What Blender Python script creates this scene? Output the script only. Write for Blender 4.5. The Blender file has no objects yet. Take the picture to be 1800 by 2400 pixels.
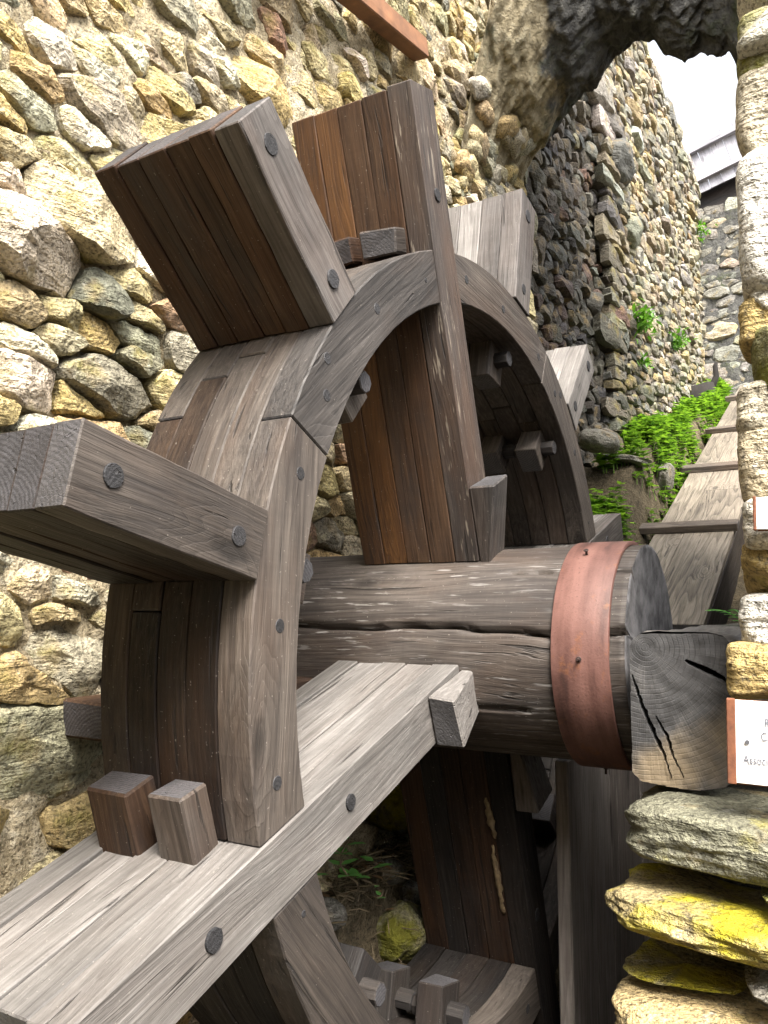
import bpy, bmesh, math, random
import numpy as np
from mathutils import Vector, Matrix, noise
R = math.radians
sc = bpy.context.scene
col = sc.collection
rnd = random.Random(11)

# ------------------------------------------------------------------ camera, sky, sun, exposure
cam_d = bpy.data.cameras.new('camera')
cam = bpy.data.objects.new('camera', cam_d); col.objects.link(cam)
CR = ((0.86576203, 0.50045526, -0.00079751), (0.0571988, -0.09736762, 0.99360346), (0.49717643, -0.86026977, -0.11292263))
CC = Vector((0.60653, -1.4936, 0.0856)); CF = 1919.08
cam.matrix_world = Matrix(((CR[0][0], CR[1][0], CR[2][0], CC.x), (CR[0][1], CR[1][1], CR[2][1], CC.y),
                           (CR[0][2], CR[1][2], CR[2][2], CC.z), (0, 0, 0, 1)))
cam_d.sensor_fit = 'VERTICAL'; cam_d.sensor_height = 36; cam_d.lens = CF / 2400 * 36
cam_d.clip_start = .05; cam_d.clip_end = 2000
sc.camera = cam

SUN_DIR = Vector((0.42, -0.44, 0.80)).normalized()      # towards the sun
elev = math.asin(SUN_DIR.z); azim = math.atan2(SUN_DIR.x, SUN_DIR.y)
w = bpy.data.worlds.new('World'); sc.world = w; w.use_nodes = True
wn = w.node_tree.nodes; wn.clear()
sky = wn.new('ShaderNodeTexSky'); sky.sky_type = 'NISHITA'; sky.sun_disc = False
sky.sun_elevation = elev; sky.sun_rotation = azim
sky.air_density = 1.0; sky.dust_density = 6.0; sky.ozone_density = .6
bg = wn.new('ShaderNodeBackground'); bg.inputs['Strength'].default_value = .15
wo = wn.new('ShaderNodeOutputWorld')
hs = wn.new('ShaderNodeHueSaturation'); hs.inputs['Saturation'].default_value = .22          # thin high cloud
w.node_tree.links.new(sky.outputs[0], hs.inputs['Color']); w.node_tree.links.new(hs.outputs[0], bg.inputs[0]); w.node_tree.links.new(bg.outputs[0], wo.inputs[0])
sd = bpy.data.lights.new('sun', 'SUN'); sd.energy = 2.3; sd.angle = R(24); sd.color = (1, .93, .83)
so = bpy.data.objects.new('sun', sd); col.objects.link(so)
so.rotation_euler = SUN_DIR.to_track_quat('Z', 'Y').to_euler()
sc.view_settings.view_transform = 'Standard'; sc.view_settings.look = 'None'
sc.view_settings.gamma = 1; sc.view_settings.use_curve_mapping = False
sc.view_settings.exposure = 2.12

# ------------------------------------------------------------------ helpers
def ray(px, py):                       # direction through a pixel of the 1800x2400 photograph, used to measure places
    a, b = (px - 900) / CF, (1200 - py) / CF
    return Vector(CR[0]) * a + Vector(CR[1]) * b - Vector(CR[2])
def at_x(px, py, x): d = ray(px, py); return CC + d * ((x - CC.x) / d.x)
def at_y(px, py, y): d = ray(px, py); return CC + d * ((y - CC.y) / d.y)
def project(p):
    q = Vector(p) - CC
    a, b, c = q.dot(Vector(CR[0])), q.dot(Vector(CR[1])), -q.dot(Vector(CR[2]))
    if c < .05: return None
    return 900 + CF * a / c, 1200 - CF * b / c, c

def tag(o, label, cat, group=None):
    o['label'] = label; o['category'] = cat
    if group: o['group'] = group
    return o
def empty(name, parent=None, m=None):
    o = bpy.data.objects.new(name, None); col.objects.link(o); o.empty_display_size = .05
    if parent: o.parent = parent
    if m is not None: o.matrix_basis = m
    return o
def link(name, me, mat=None, parent=None, m=None):
    o = bpy.data.objects.new(name, me); col.objects.link(o)
    if mat and not me.materials: me.materials.append(mat)
    if parent: o.parent = parent
    if m is not None: o.matrix_basis = m
    return o
def mesh(name, verts, faces, smooth=False):
    me = bpy.data.meshes.new(name); me.from_pydata([tuple(v) for v in verts], [], faces); me.update()
    if smooth: me.polygons.foreach_set('use_smooth', [True] * len(me.polygons))
    return me
def bm_mesh(name, bm, smooth=False):
    me = bpy.data.meshes.new(name); bmesh.ops.recalc_face_normals(bm, faces=bm.faces[:]); bm.to_mesh(me); bm.free()
    if smooth: me.polygons.foreach_set('use_smooth', [True] * len(me.polygons))
    return me
def sharp_bevel(bm, wd, ang=.5):
    if wd <= 0: return
    es = [e for e in bm.edges if len(e.link_faces) == 2 and e.calc_face_angle(0) > ang]
    bmesh.ops.bevel(bm, geom=es, offset=wd, offset_type='OFFSET', segments=1, affect='EDGES', profile=.5)
def box_mesh(L, W, T, bev=.002, jit=.0, taper=None, nx=1):
    """box centred on the origin; jit pushes the corners a little, taper = (W factor, T factor) at +X end"""
    bm = bmesh.new(); vs = []
    for i in range(nx + 1):
        f = i / nx; x = (f - .5) * L
        tw, tt = (1 + (taper[0] - 1) * f, 1 + (taper[1] - 1) * f) if taper else (1, 1)
        vs.append([bm.verts.new((x + rnd.uniform(-jit, jit) * (i in (0, nx)), (sy * W / 2) * tw + rnd.uniform(-jit, jit), (sz * T / 2) * tt + rnd.uniform(-jit, jit)))
                   for sy, sz in ((-1, -1), (1, -1), (1, 1), (-1, 1))])
    for a, b in zip(vs, vs[1:]):
        for k in range(4): bm.faces.new((a[k], a[(k + 1) % 4], b[(k + 1) % 4], b[k]))
    bm.faces.new(vs[0][::-1]); bm.faces.new(vs[-1])
    bmesh.ops.recalc_face_normals(bm, faces=bm.faces[:])
    sharp_bevel(bm, bev)
    return bm_mesh('plank', bm)
def cyl_mesh(r, L, n=16, r2=None, bev=.001, jit=0):
    """cylinder along X from 0 to L"""
    bm = bmesh.new(); r2 = r if r2 is None else r2
    a = [bm.verts.new((0, r * math.cos(2 * math.pi * k / n) * (1 + rnd.uniform(-jit, jit)), r * math.sin(2 * math.pi * k / n))) for k in range(n)]
    b = [bm.verts.new((L, r2 * math.cos(2 * math.pi * k / n) * (1 + rnd.uniform(-jit, jit)), r2 * math.sin(2 * math.pi * k / n))) for k in range(n)]
    for k in range(n): bm.faces.new((a[k], a[(k + 1) % n], b[(k + 1) % n], b[k]))
    bm.faces.new(a[::-1]); bm.faces.new(b)
    bmesh.ops.recalc_face_normals(bm, faces=bm.faces[:])
    if bev: sharp_bevel(bm, bev, .9)
    return bm_mesh('dowel', bm)
def basis(x, y, z, o):
    x, y, z = Vector(x), Vector(y), Vector(z)
    return Matrix(((x.x, y.x, z.x, o[0]), (x.y, y.y, z.y, o[1]), (x.z, y.z, z.z, o[2]), (0, 0, 0, 1)))
def tube(pts, rad, n=6):
    V = []; F = []
    for i, p in enumerate(pts):
        p = Vector(p); t = (Vector(pts[min(i + 1, len(pts) - 1)]) - Vector(pts[max(i - 1, 0)])).normalized()
        a = t.orthogonal().normalized(); b = t.cross(a); r = rad[i] if isinstance(rad, (list, tuple)) else rad
        for k in range(n):
            th = 2 * math.pi * k / n; V.append(p + a * r * math.cos(th) + b * r * math.sin(th))
        if i:
            for k in range(n):
                F.append(((i - 1) * n + k, (i - 1) * n + (k + 1) % n, i * n + (k + 1) % n, i * n + k))
    F.append(tuple(range(n))[::-1]); F.append(tuple(range((len(pts) - 1) * n, len(pts) * n)))
    return V, F

# ------------------------------------------------------------------ materials
class NT:
    def __init__(s, name):
        s.m = bpy.data.materials.new(name); s.m.use_nodes = True; s.t = s.m.node_tree
        s.t.nodes.clear(); s.out = s.t.nodes.new('ShaderNodeOutputMaterial'); s.b = s.t.nodes.new('ShaderNodeBsdfPrincipled')
        s.t.links.new(s.b.outputs[0], s.out.inputs[0])
    def n(s, ty, **kw):
        nd = s.t.nodes.new(ty)
        for k, v in kw.items():
            if k.startswith('_'): nd.inputs[int(k[1:])].default_value = v
            else: setattr(nd, k, v)
        return nd
    def l(s, a, b): s.t.links.new(a, b)
    def math(s, op, a, b=None):
        nd = s.n('ShaderNodeMath', operation=op)
        for i, v in enumerate((a, b)):
            if v is None: continue
            if isinstance(v, (int, float)): nd.inputs[i].default_value = v
            else: s.l(v, nd.inputs[i])
        return nd.outputs[0]
    def mapping(s, vec, scale, loc=(0, 0, 0)):
        nd = s.n('ShaderNodeMapping'); nd.inputs['Scale'].default_value = scale; nd.inputs['Location'].default_value = loc
        s.l(vec, nd.inputs['Vector']); return nd.outputs[0]
    def noise(s, vec, scale, detail=4, rough=.55, dist=0):
        nd = s.n('ShaderNodeTexNoise'); nd.inputs['Scale'].default_value = scale; nd.inputs['Detail'].default_value = detail
        nd.inputs['Roughness'].default_value = rough; nd.inputs['Distortion'].default_value = dist
        s.l(vec, nd.inputs['Vector']); return nd.outputs['Fac']
    def ramp(s, fac, stops):
        nd = s.n('ShaderNodeValToRGB'); cr = nd.color_ramp
        while len(cr.elements) > 1: cr.elements.remove(cr.elements[-1])
        cr.elements[0].position = stops[0][0]; c = stops[0][1]; cr.elements[0].color = (*c, 1) if isinstance(c, tuple) else (c, c, c, 1)
        for p, c in stops[1:]:
            e = cr.elements.new(p); e.color = (*c, 1) if isinstance(c, tuple) else (c, c, c, 1)
        s.l(fac, nd.inputs[0]); return nd.outputs[0]
    def mix(s, fac, a, b, blend='MIX'):
        nd = s.n('ShaderNodeMix', data_type='RGBA', blend_type=blend, clamp_factor=True)
        for i, v in ((0, fac), (6, a), (7, b)):
            if isinstance(v, (int, float)): nd.inputs[i].default_value = v
            elif isinstance(v, tuple): nd.inputs[i].default_value = (*v, 1)
            else: s.l(v, nd.inputs[i])
        return nd.outputs[2]
    def bump(s, h, strength, dist, normal=None):
        nd = s.n('ShaderNodeBump'); nd.inputs['Strength'].default_value = strength; nd.inputs['Distance'].default_value = dist
        s.l(h, nd.inputs['Height'])
        if normal is not None: s.l(normal, nd.inputs['Normal'])
        return nd.outputs[0]
    def object_coords(s, per_object=True):
        tc = s.n('ShaderNodeTexCoord'); v = tc.outputs['Object']
        if per_object:
            oi = s.n('ShaderNodeObjectInfo'); a = s.n('ShaderNodeVectorMath', operation='MULTIPLY_ADD')
            cb = s.n('ShaderNodeCombineXYZ')
            for i, k in enumerate((17.3, 41.7, 29.1)): s.l(s.math('MULTIPLY', oi.outputs['Random'], k), cb.inputs[i])
            s.l(v, a.inputs[0]); a.inputs[1].default_value = (1, 1, 1); s.l(cb.outputs[0], a.inputs[2]); v = a.outputs[0]
            s.rand = oi.outputs['Random']
        return v

def wood(name, dark, mid, light, ring=1.0, fleck=0., fleck_col=(.42, .36, .28), stain=.5, rough=.62, stain_col=(.025, .022, .022), bump=1., spec=.35, ringscale=13., vary=.22, end=1., warm=.35, warm_col=(.105, .048, .020)):
    """weathered, stained timber with its grain along the object's X axis"""
    s = NT(name); v = s.object_coords()
    warp = s.noise(s.mapping(v, (.9, 3, 3)), 1.6, 2)                       # slow wander of the grain
    wv = s.n('ShaderNodeVectorMath', operation='MULTIPLY_ADD'); cb = s.n('ShaderNodeCombineXYZ')
    s.l(warp, cb.inputs[1]); s.l(warp, cb.inputs[2]); s.l(cb.outputs[0], wv.inputs[0]); wv.inputs[1].default_value = (.07, .07, .07); s.l(v, wv.inputs[2])
    g = wv.outputs[0]
    r1 = s.n('ShaderNodeTexNoise'); r1.inputs['Detail'].default_value = 2; r1.inputs['Scale'].default_value = 1
    s.l(s.mapping(g, (.45, ringscale, ringscale)), r1.inputs['Vector'])
    kv = s.n('ShaderNodeTexVoronoi'); kv.inputs['Scale'].default_value = 1; s.l(s.mapping(v, (3.4, 8.5, 8.5), (.3, .7, .2)), kv.inputs['Vector'])
    ksep = s.n('ShaderNodeSeparateColor'); s.l(kv.outputs['Color'], ksep.inputs[0])
    some = s.math('GREATER_THAN', ksep.outputs[0], .60)
    kd = s.math('ADD', kv.outputs['Distance'], s.math('MULTIPLY', s.noise(v, 60, 2), .05))
    knot = s.math('MULTIPLY', some, s.ramp(kd, [(.10, 1.), (.17, 0.)]))
    halo = s.math('MULTIPLY', some, s.ramp(kd, [(.05, 1.), (.45, 0.)]))
    rings = s.math('FRACT', s.math('MULTIPLY', s.math('ADD', r1.outputs['Fac'], s.math('MULTIPLY', halo, .35)), 16.0))    # growth bands, sharp on one side
    rings = s.ramp(rings, [(0, 0.), (.72, .62), (.9, 1.), (1, 0.)])
    fib = s.noise(s.mapping(g, (5, 190, 190)), 1, 4, .6)
    fine = s.noise(s.mapping(g, (16, 700, 700)), 1, 2, .5)
    broad = s.noise(s.mapping(v, (2.6, 9, 9)), 1, 5, .65)
    saw = s.noise(s.mapping(v, (150, 9, 9)), 1, 3, .6)                      # faint marks across the grain
    k = s.math('ADD', s.math('MULTIPLY', fib, .50), s.math('ADD', s.math('MULTIPLY', broad, .58), s.math('MULTIPLY', s.math('SUBTRACT', saw, .5), .07)))
    k = s.math('ADD', k, s.math('MULTIPLY', s.math('SUBTRACT', rings, .5), -.16 * ring))
    k = s.math('ADD', k, s.math('MULTIPLY', s.math('SUBTRACT', s.rand, .5), vary))
    c = s.ramp(k, [(.33, dark), (.55, mid), (.80, light)])
    st = s.ramp(s.noise(s.mapping(v, (3, 7, 7), (3, 1, 7)), 1.3, 5, .65), [(.50, 0.), (.68, 1.)])
    c = s.mix(s.math('MULTIPLY', st, stain), c, stain_col)
    if warm:                                                                # patches where the brown stain has survived
        wm = s.ramp(s.noise(s.mapping(v, (2.2, 6, 6), (11, 5, 2)), 1.2, 5, .65), [(.47, 0.), (.66, 1.)])
        c = s.mix(s.math('MULTIPLY', wm, warm), c, s.mix(fib, tuple(q * .35 for q in warm_col), warm_col))
    crk = s.ramp(s.noise(s.mapping(g, (3.2, 95, 95), (5, 2, 1)), 1, 3, .5), [(.66, 0.), (.70, 1.)])   # drying checks
    c = s.mix(s.math('MULTIPLY', crk, .75), c, (.012, .01, .009))
    if fleck:
        fl = s.ramp(s.noise(s.mapping(v, (13, 130, 130), (2, 9, 4)), 1, 3, .6), [(.60, 0.), (.66, 1.)])
        zone = s.ramp(s.noise(s.mapping(v, (2, 5, 5), (8, 3, 2)), 1, 2), [(.42, 0.), (.6, 1.)])
        c = s.mix(s.math('MULTIPLY', s.math('MULTIPLY', fl, zone), fleck), c, fleck_col)
    c = s.mix(s.math('MULTIPLY', knot, .7), c, tuple(q * .45 for q in dark))
    sp = s.ramp(s.noise(v, 260, 1), [(.73, 0.), (.78, 1.)])                 # grit and spider dust
    c = s.mix(s.math('MULTIPLY', sp, .35), c, (.36, .33, .29))
    tcn = s.n('ShaderNodeTexCoord'); sx = s.n('ShaderNodeSeparateXYZ'); s.l(tcn.outputs['Normal'], sx.inputs[0])     # sawn ends: dark, with growth rings
    endf = s.ramp(s.math('ABSOLUTE', sx.outputs[0]), [(.80, 0.), (.93, 1.)])
    ew = s.n('ShaderNodeTexWave', wave_type='RINGS', rings_direction='X'); ew.inputs['Scale'].default_value = 60; ew.inputs['Distortion'].default_value = 2.5; ew.inputs['Detail'].default_value = 2; ew.inputs['Detail Scale'].default_value = 3
    s.l(s.mapping(s.object_coords(False), (1, 1, 1), (0, .03, .05)), ew.inputs['Vector'])
    ec = s.mix(s.math('MULTIPLY', ew.outputs['Fac'], .7), tuple(q * end for q in (.078, .076, .082)), tuple(q * end for q in (.018, .018, .020)))
    ec = s.mix(s.ramp(broad, [(.4, .7), (.6, 0.)]), ec, tuple(q * end for q in (.03, .029, .03)))
    c = s.mix(s.math('MULTIPLY', endf, .8), c, ec)
    s.l(c, s.b.inputs['Base Color'])
    h = s.math('ADD', s.math('MULTIPLY', fib, .7), s.math('ADD', s.math('MULTIPLY', rings, -.3 * ring), s.math('MULTIPLY', fine, .35)))
    h = s.math('SUBTRACT', h, s.math('ADD', s.math('MULTIPLY', crk, 1.3), s.math('MULTIPLY', knot, .8)))
    s.l(s.bump(h, .75 * bump, .0022), s.b.inputs['Normal'])
    s.l(s.ramp(fib, [(.3, rough + .12), (.7, rough - .08)]), s.b.inputs['Roughness'])
    s.b.inputs['Specular IOR Level'].default_value = spec
    return s.m

M = {}
M['paddle'] = wood('stained_plank', (.010, .0063, .0048), (.034, .0195, .0122), (.088, .052, .031), ring=.5, stain=.55, warm=.55, warm_col=(.080, .034, .0135), spec=.2)
M['orange'] = wood('warm_stained_plank', (.014, .007, .004), (.062, .027, .009), (.135, .062, .02), ring=.6, stain=.4, warm=.5, warm_col=(.16, .066, .018))
M['grey'] = wood('weathered_grey_plank', (.0165, .0145, .0135), (.057, .0505, .0465), (.140, .127, .119), ring=.5, stain=.4, warm=.18)
M['silver'] = wood('bleached_grey_plank', (.060, .055, .051), (.128, .119, .111), (.262, .247, .234), ring=.55, stain=.4, stain_col=(.05, .047, .046), vary=.16, warm=.10)
M['rim'] = wood('rim_wood', (.0135, .011, .0095), (.0465, .038, .032), (.115, .097, .082), ring=.5, stain=.45, warm=.22)
M['rim_dark'] = wood('dark_rim_wood', (.0055, .0042, .0036), (.0165, .0112, .0085), (.050, .034, .024), ring=.4, stain=.6, warm=.5, warm_col=(.045, .0205, .0095), spec=.18)
M['flaked'] = wood('flaked_plank', (.0105, .0085, .008), (.032, .025, .022), (.076, .061, .052), ring=.5, stain=.4, fleck=.85, fleck_col=(.28, .24, .19))
M['log'] = wood('axle_log', (.0100, .0084, .0074), (.036, .029, .0245), (.104, .088, .076), ring=.3, stain=.6, fleck=.6, fleck_col=(.33, .315, .30), bump=1.1, ringscale=7, warm=.4, warm_col=(.085, .05, .03))
M['black'] = wood('blackened_wood', (.0065, .0058, .0058), (.018, .016, .015), (.044, .038, .034), ring=.5, stain=.4, warm=.3, warm_col=(.05, .028, .015), spec=.2)
M['chute'] = wood('chute_board', (.045, .037, .029), (.118, .099, .077), (.21, .18, .142), ring=1.6, stain=.2, ringscale=8, warm=0)
M['batten'] = wood('batten_wood', (.035, .028, .024), (.09, .072, .058), (.17, .138, .112), ring=1, stain=.3, warm=.2)
M['pale_board'] = wood('pale_board', (.085, .073, .066), (.20, .175, .158), (.34, .305, .28), ring=.8, stain=.3, warm=.2)
M['fence'] = wood('fence_board', (.15, .148, .165), (.29, .285, .315), (.43, .42, .46), ring=.7, stain=.25, warm=0)
M['dowel'] = wood('dowel_wood', (.008, .008, .009), (.020, .020, .022), (.045, .044, .046), ring=.4, stain=.4, bump=1.3, warm=0, end=.42)

def end_grain(name):
    """sawn end of a baulk: growth rings round a pith beside the face, weather-blackened with pale corners"""
    s = NT(name); v = s.object_coords(False)
    wz = s.noise(v, 9, 3); sep = s.n('ShaderNodeSeparateXYZ'); s.l(v, sep.inputs[0])
    # object space: Y across, Z up
    dy = s.math('ADD', sep.outputs[1], -.05); dz = s.math('ADD', sep.outputs[2], -.085)
    r = s.math('SQRT', s.math('ADD', s.math('MULTIPLY', dy, dy), s.math('MULTIPLY', dz, dz)))
    r = s.math('ADD', r, s.math('MULTIPLY', wz, .012))
    ring = s.ramp(s.math('FRACT', s.math('MULTIPLY', r, 150.)), [(0, 0.), (.7, .5), (.92, 1.), (1, 0.)])
    an = s.math('ARCTAN2', dz, dy)
    cb = s.n('ShaderNodeCombineXYZ'); s.l(s.math('MULTIPLY', an, 60.), cb.inputs[0]); s.l(s.math('MULTIPLY', r, 12.), cb.inputs[1])
    rays = s.noise(cb.outputs[0], 1, 2)
    n1 = s.noise(v, 14, 6, .7)
    k = s.math('ADD', s.math('MULTIPLY', rays, .28), s.math('MULTIPLY', n1, .72))
    c = s.ramp(k, [(.3, (.016, .016, .017)), (.52, (.052, .051, .052)), (.75, (.13, .124, .118))])
    edge = s.ramp(s.math('ADD', s.math('MULTIPLY', r, 4.6), s.math('MULTIPLY', n1, .38)), [(.78, 0.), (.98, 1.)])
    c = s.mix(s.math('MULTIPLY', edge, s.ramp(s.noise(v, 9, 3), [(.4, .12), (.6, .7)])), c, (.26, .195, .115))
    c = s.mix(s.math('MULTIPLY', ring, .22), c, (.03, .025, .02))
    s.l(c, s.b.inputs['Base Color']); s.b.inputs['Roughness'].default_value = .85
    h = s.math('ADD', s.math('MULTIPLY', ring, -.35), s.math('ADD', s.math('MULTIPLY', rays, .4), n1))
    s.l(s.bump(h, .8, .003), s.b.inputs['Normal'])
    return s.m
M['end'] = end_grain('end_grain')

def stone_mat(name, moss=.25, moss_col=(.16, .15, .025), rough=.85, bump=1., lichen=.2, sat=1.):
    """rock whose own colour comes per stone from the 'tint' attribute"""
    s = NT(name); v = s.object_coords(False)
    at = s.n('ShaderNodeAttribute', attribute_name='tint')
    n1 = s.noise(v, 7, 6, .62); n2 = s.noise(v, 38, 5, .65); n3 = s.noise(v, 170, 3, .6)
    st = s.noise(s.mapping(v, (9, 9, 60)), 1, 5, .6, .6)                    # bedding of the schist
    k = s.math('ADD', s.math('MULTIPLY', n2, .55), s.math('ADD', s.math('MULTIPLY', st, .42), s.math('MULTIPLY', s.math('SUBTRACT', n3, .42), .3)))
    c = s.mix(1., at.outputs['Color'], s.ramp(k, [(.30, .42), (.52, .95), (.74, 1.5)]), 'MULTIPLY')
    c = s.mix(s.ramp(n3, [(.34, .65), (.5, 0.)]), c, (.05, .045, .035))
    c = s.mix(s.ramp(s.noise(v, 11, 4, .6), [(.56, 0.), (.74, .55)]), c, (.40, .27, .10), 'MIX')   # iron staining
    c = s.mix(s.ramp(s.noise(s.mapping(v, (1, 1, 1), (4, 8, 1)), 16, 5, .7), [(.60, 0.), (.70, lichen * 2.2)]), c, (.55, .54, .49))
    geo = s.n('ShaderNodeNewGeometry'); sp = s.n('ShaderNodeSeparateXYZ'); s.l(geo.outputs['Normal'], sp.inputs[0])
    mo = s.math('ADD', s.math('MULTIPLY', n1, 1.), s.math('MULTIPLY', n2, .35))
    mo = s.ramp(mo, [(.90 - .55 * moss, 0.), (1.02 - .5 * moss, 1.)])
    c = s.mix(s.math('MULTIPLY', mo, min(1., .45 + moss)), c, s.ramp(n2, [(.3, tuple(x * .55 for x in moss_col)), (.65, moss_col)]))
    s.l(c, s.b.inputs['Base Color']); s.b.inputs['Roughness'].default_value = rough; s.b.inputs['Specular IOR Level'].default_value = .25
    h = s.math('ADD', s.math('MULTIPLY', n2, 1.), s.math('ADD', s.math('MULTIPLY', st, .8), s.math('MULTIPLY', n3, .28)))
    s.l(s.bump(h, 1. * min(1, bump), .018 * bump), s.b.inputs['Normal'])
    return s.m
M['stone'] = stone_mat('rubble_stone')
M['stone_dark'] = stone_mat('dark_wet_stone', moss=.12, lichen=.06, rough=.6)
M['stone_pier'] = stone_mat('lichen_stone', moss=.24, moss_col=(.27, .235, .02), lichen=.25, bump=1.4)
M['stone_yellow'] = stone_mat('yellow_lichen_stone', moss=.50, moss_col=(.40, .335, .016), lichen=.35, bump=1.6)
M['stone_moss'] = stone_mat('mossy_stone', moss=.52, moss_col=(.16, .155, .016), lichen=.2, bump=1.5)

def mortar_mat(name, a, b, c3):
    s = NT(name); v = s.object_coords(False)
    n1 = s.noise(v, 5, 5, .6); n2 = s.noise(v, 45, 6, .7); n3 = s.noise(v, 220, 3, .6)
    vo = s.n('ShaderNodeTexVoronoi'); vo.inputs['Scale'].default_value = 48; s.l(v, vo.inputs['Vector'])
    c = s.ramp(s.math('ADD', s.math('MULTIPLY', n2, .6), s.math('MULTIPLY', n1, .45)), [(.33, a), (.52, b), (.75, c3)])
    c = s.mix(s.ramp(n3, [(.36, .7), (.5, 0.)]), c, tuple(x * .4 for x in a))
    s.l(c, s.b.inputs['Base Color']); s.b.inputs['Roughness'].default_value = .92; s.b.inputs['Specular IOR Level'].default_value = .15
    h = s.math('ADD', n2, s.math('ADD', s.math('MULTIPLY', n3, .35), s.math('MULTIPLY', vo.outputs['Distance'], -.5)))
    s.l(s.bump(h, 1., .016), s.b.inputs['Normal']); return s.m
M['mortar'] = mortar_mat('lime_mortar', (.13, .105, .065), (.41, .345, .23), (.60, .55, .44))
M['mortar_dark'] = mortar_mat('dark_joint', (.025, .022, .018), (.08, .07, .055), (.17, .15, .115))
M['vault'] = mortar_mat('vault_stone', (.05, .052, .04), (.135, .132, .10), (.25, .24, .17))
def vault_mat():
    s = NT('vault_rough'); v = s.object_coords(False)
    n1 = s.noise(v, 4, 5, .6); n2 = s.noise(v, 30, 6, .7); n3 = s.noise(v, 150, 3, .6); st = s.noise(s.mapping(v, (26, 7, 12)), 1, 5, .65)
    k = s.math('ADD', s.math('MULTIPLY', n2, .5), s.math('MULTIPLY', st, .5))
    dk = s.ramp(k, [(.34, (.030, .030, .031)), (.52, (.092, .091, .086)), (.70, (.185, .18, .16))])
    lt = s.ramp(k, [(.32, (.12, .10, .06)), (.5, (.34, .29, .19)), (.7, (.52, .47, .36))])
    sp = s.n('ShaderNodeSeparateXYZ'); s.l(v, sp.inputs[0])
    f = s.ramp(s.math('ADD', s.math('ADD', sp.outputs[0], s.math('MULTIPLY', sp.outputs[1], .18)), s.math('MULTIPLY', n1, .5)), [(0., 1.), (.035, 0.)])
    c = s.mix(f, dk, lt)
    c = s.mix(s.ramp(s.math('ADD', s.math('MULTIPLY', n1, .6), s.math('MULTIPLY', n2, .4)), [(.52, 0.), (.62, .75)]), c, (.045, .056, .022))
    s.l(c, s.b.inputs['Base Color']); s.b.inputs['Roughness'].default_value = .9; s.b.inputs['Specular IOR Level'].default_value = .15
    s.l(s.bump(s.math('ADD', n2, s.math('ADD', s.math('MULTIPLY', st, .8), s.math('MULTIPLY', n3, .3))), 1., .02), s.b.inputs['Normal']); return s.m
M['vault'] = vault_mat()
M['earth'] = mortar_mat('damp_earth', (.03, .025, .016), (.095, .076, .048), (.19, .152, .095))

def plain(name, base, rough=.6, metal=0., n_amt=.25, scale=30, bump=.2, spec=.4, alt=None):
    s = NT(name); v = s.object_coords(True)
    n = s.noise(v, scale, 5, .65)
    alt = alt or tuple(x * .5 for x in base)
    s.l(s.ramp(n, [(.5 - n_amt, alt), (.5 + n_amt, base)]), s.b.inputs['Base Color'])
    s.b.inputs['Roughness'].default_value = rough; s.b.inputs['Metallic'].default_value = metal; s.b.inputs['Specular IOR Level'].default_value = spec
    s.l(s.bump(n, bump, .002), s.b.inputs['Normal']); return s.m
def rust_band():
    s = NT('rusted_iron_band'); v = s.object_coords(False)
    n1 = s.noise(v, 9, 5, .6); n2 = s.noise(v, 240, 2, .6); n3 = s.noise(s.mapping(v, (40, 6, 6)), 1, 4, .6)
    c = s.ramp(s.math('ADD', s.math('MULTIPLY', n1, .5), s.math('MULTIPLY', n3, .5)), [(.36, (.045, .021, .017)), (.47, (.105, .048, .038)), (.62, (.165, .082, .066))])
    c = s.mix(s.ramp(n2, [(.62, 0.), (.72, .75)]), c, (.07, .03, .022)); c = s.mix(s.ramp(s.noise(v, 22, 5, .7), [(.58, 0.), (.68, .5)]), c, (.22, .085, .03))
    s.l(c, s.b.inputs['Base Color']); s.b.inputs['Roughness'].default_value = .62; s.b.inputs['Specular IOR Level'].default_value = .4
    s.l(s.bump(s.math('ADD', n2, s.math('MULTIPLY', n1, .6)), .25, .002), s.b.inputs['Normal']); return s.m
M['band'] = rust_band()
M['log_end'] = plain('weathered_log_end', (.17, .165, .17), .85, n_amt=.14, scale=22, alt=(.04, .039, .041), bump=1.)
M['rust'] = plain('rust', (.20, .075, .035), .85, n_amt=.2, scale=60, alt=(.08, .03, .016), bump=.5)
M['iron'] = plain('dark_iron', (.06, .04, .035), .6, .3)
M['plate'] = plain('white_enamel', (.82, .82, .82), .35, n_amt=.3, scale=6, alt=(.76, .76, .77), bump=.02)
M['ink'] = plain('grey_ink', (.10, .105, .13), .6, n_amt=.3, alt=(.08, .08, .10), bump=.02)
M['screw'] = plain('zinc_screw', (.35, .36, .40), .4, .8)
M['lintel'] = plain('red_painted_timber', (.25, .12, .06), .8, n_amt=.2, scale=18, alt=(.12, .06, .035), bump=.6)
M['mud'] = plain('dried_mud', (.20, .145, .075), .95, n_amt=.2, scale=90, alt=(.09, .06, .035), bump=1.)
M['char'] = plain('charred_wood', (.018, .015, .013), .95, n_amt=.2, scale=30, bump=.8)
M['twig'] = plain('dry_twig', (.20, .155, .09), .9, n_amt=.3, scale=20, alt=(.07, .05, .03))
def leaf_mat(name, a, b):
    s = NT(name); v = s.object_coords(False); oi = s.n('ShaderNodeNewGeometry')
    n = s.math('ADD', s.math('MULTIPLY', oi.outputs['Random Per Island'], .7), s.math('MULTIPLY', s.noise(v, 30, 3), .3))
    c = s.ramp(n, [(.1, a), (.9, b)]); s.l(c, s.b.inputs['Base Color']); s.b.inputs['Roughness'].default_value = .5
    tr = s.n('ShaderNodeBsdfTranslucent'); s.l(c, tr.inputs[0]); mx = s.n('ShaderNodeMixShader'); mx.inputs[0].default_value = .4
    s.l(s.b.outputs[0], mx.inputs[1]); s.l(tr.outputs[0], mx.inputs[2]); s.l(mx.outputs[0], s.out.inputs[0]); return s.m
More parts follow.
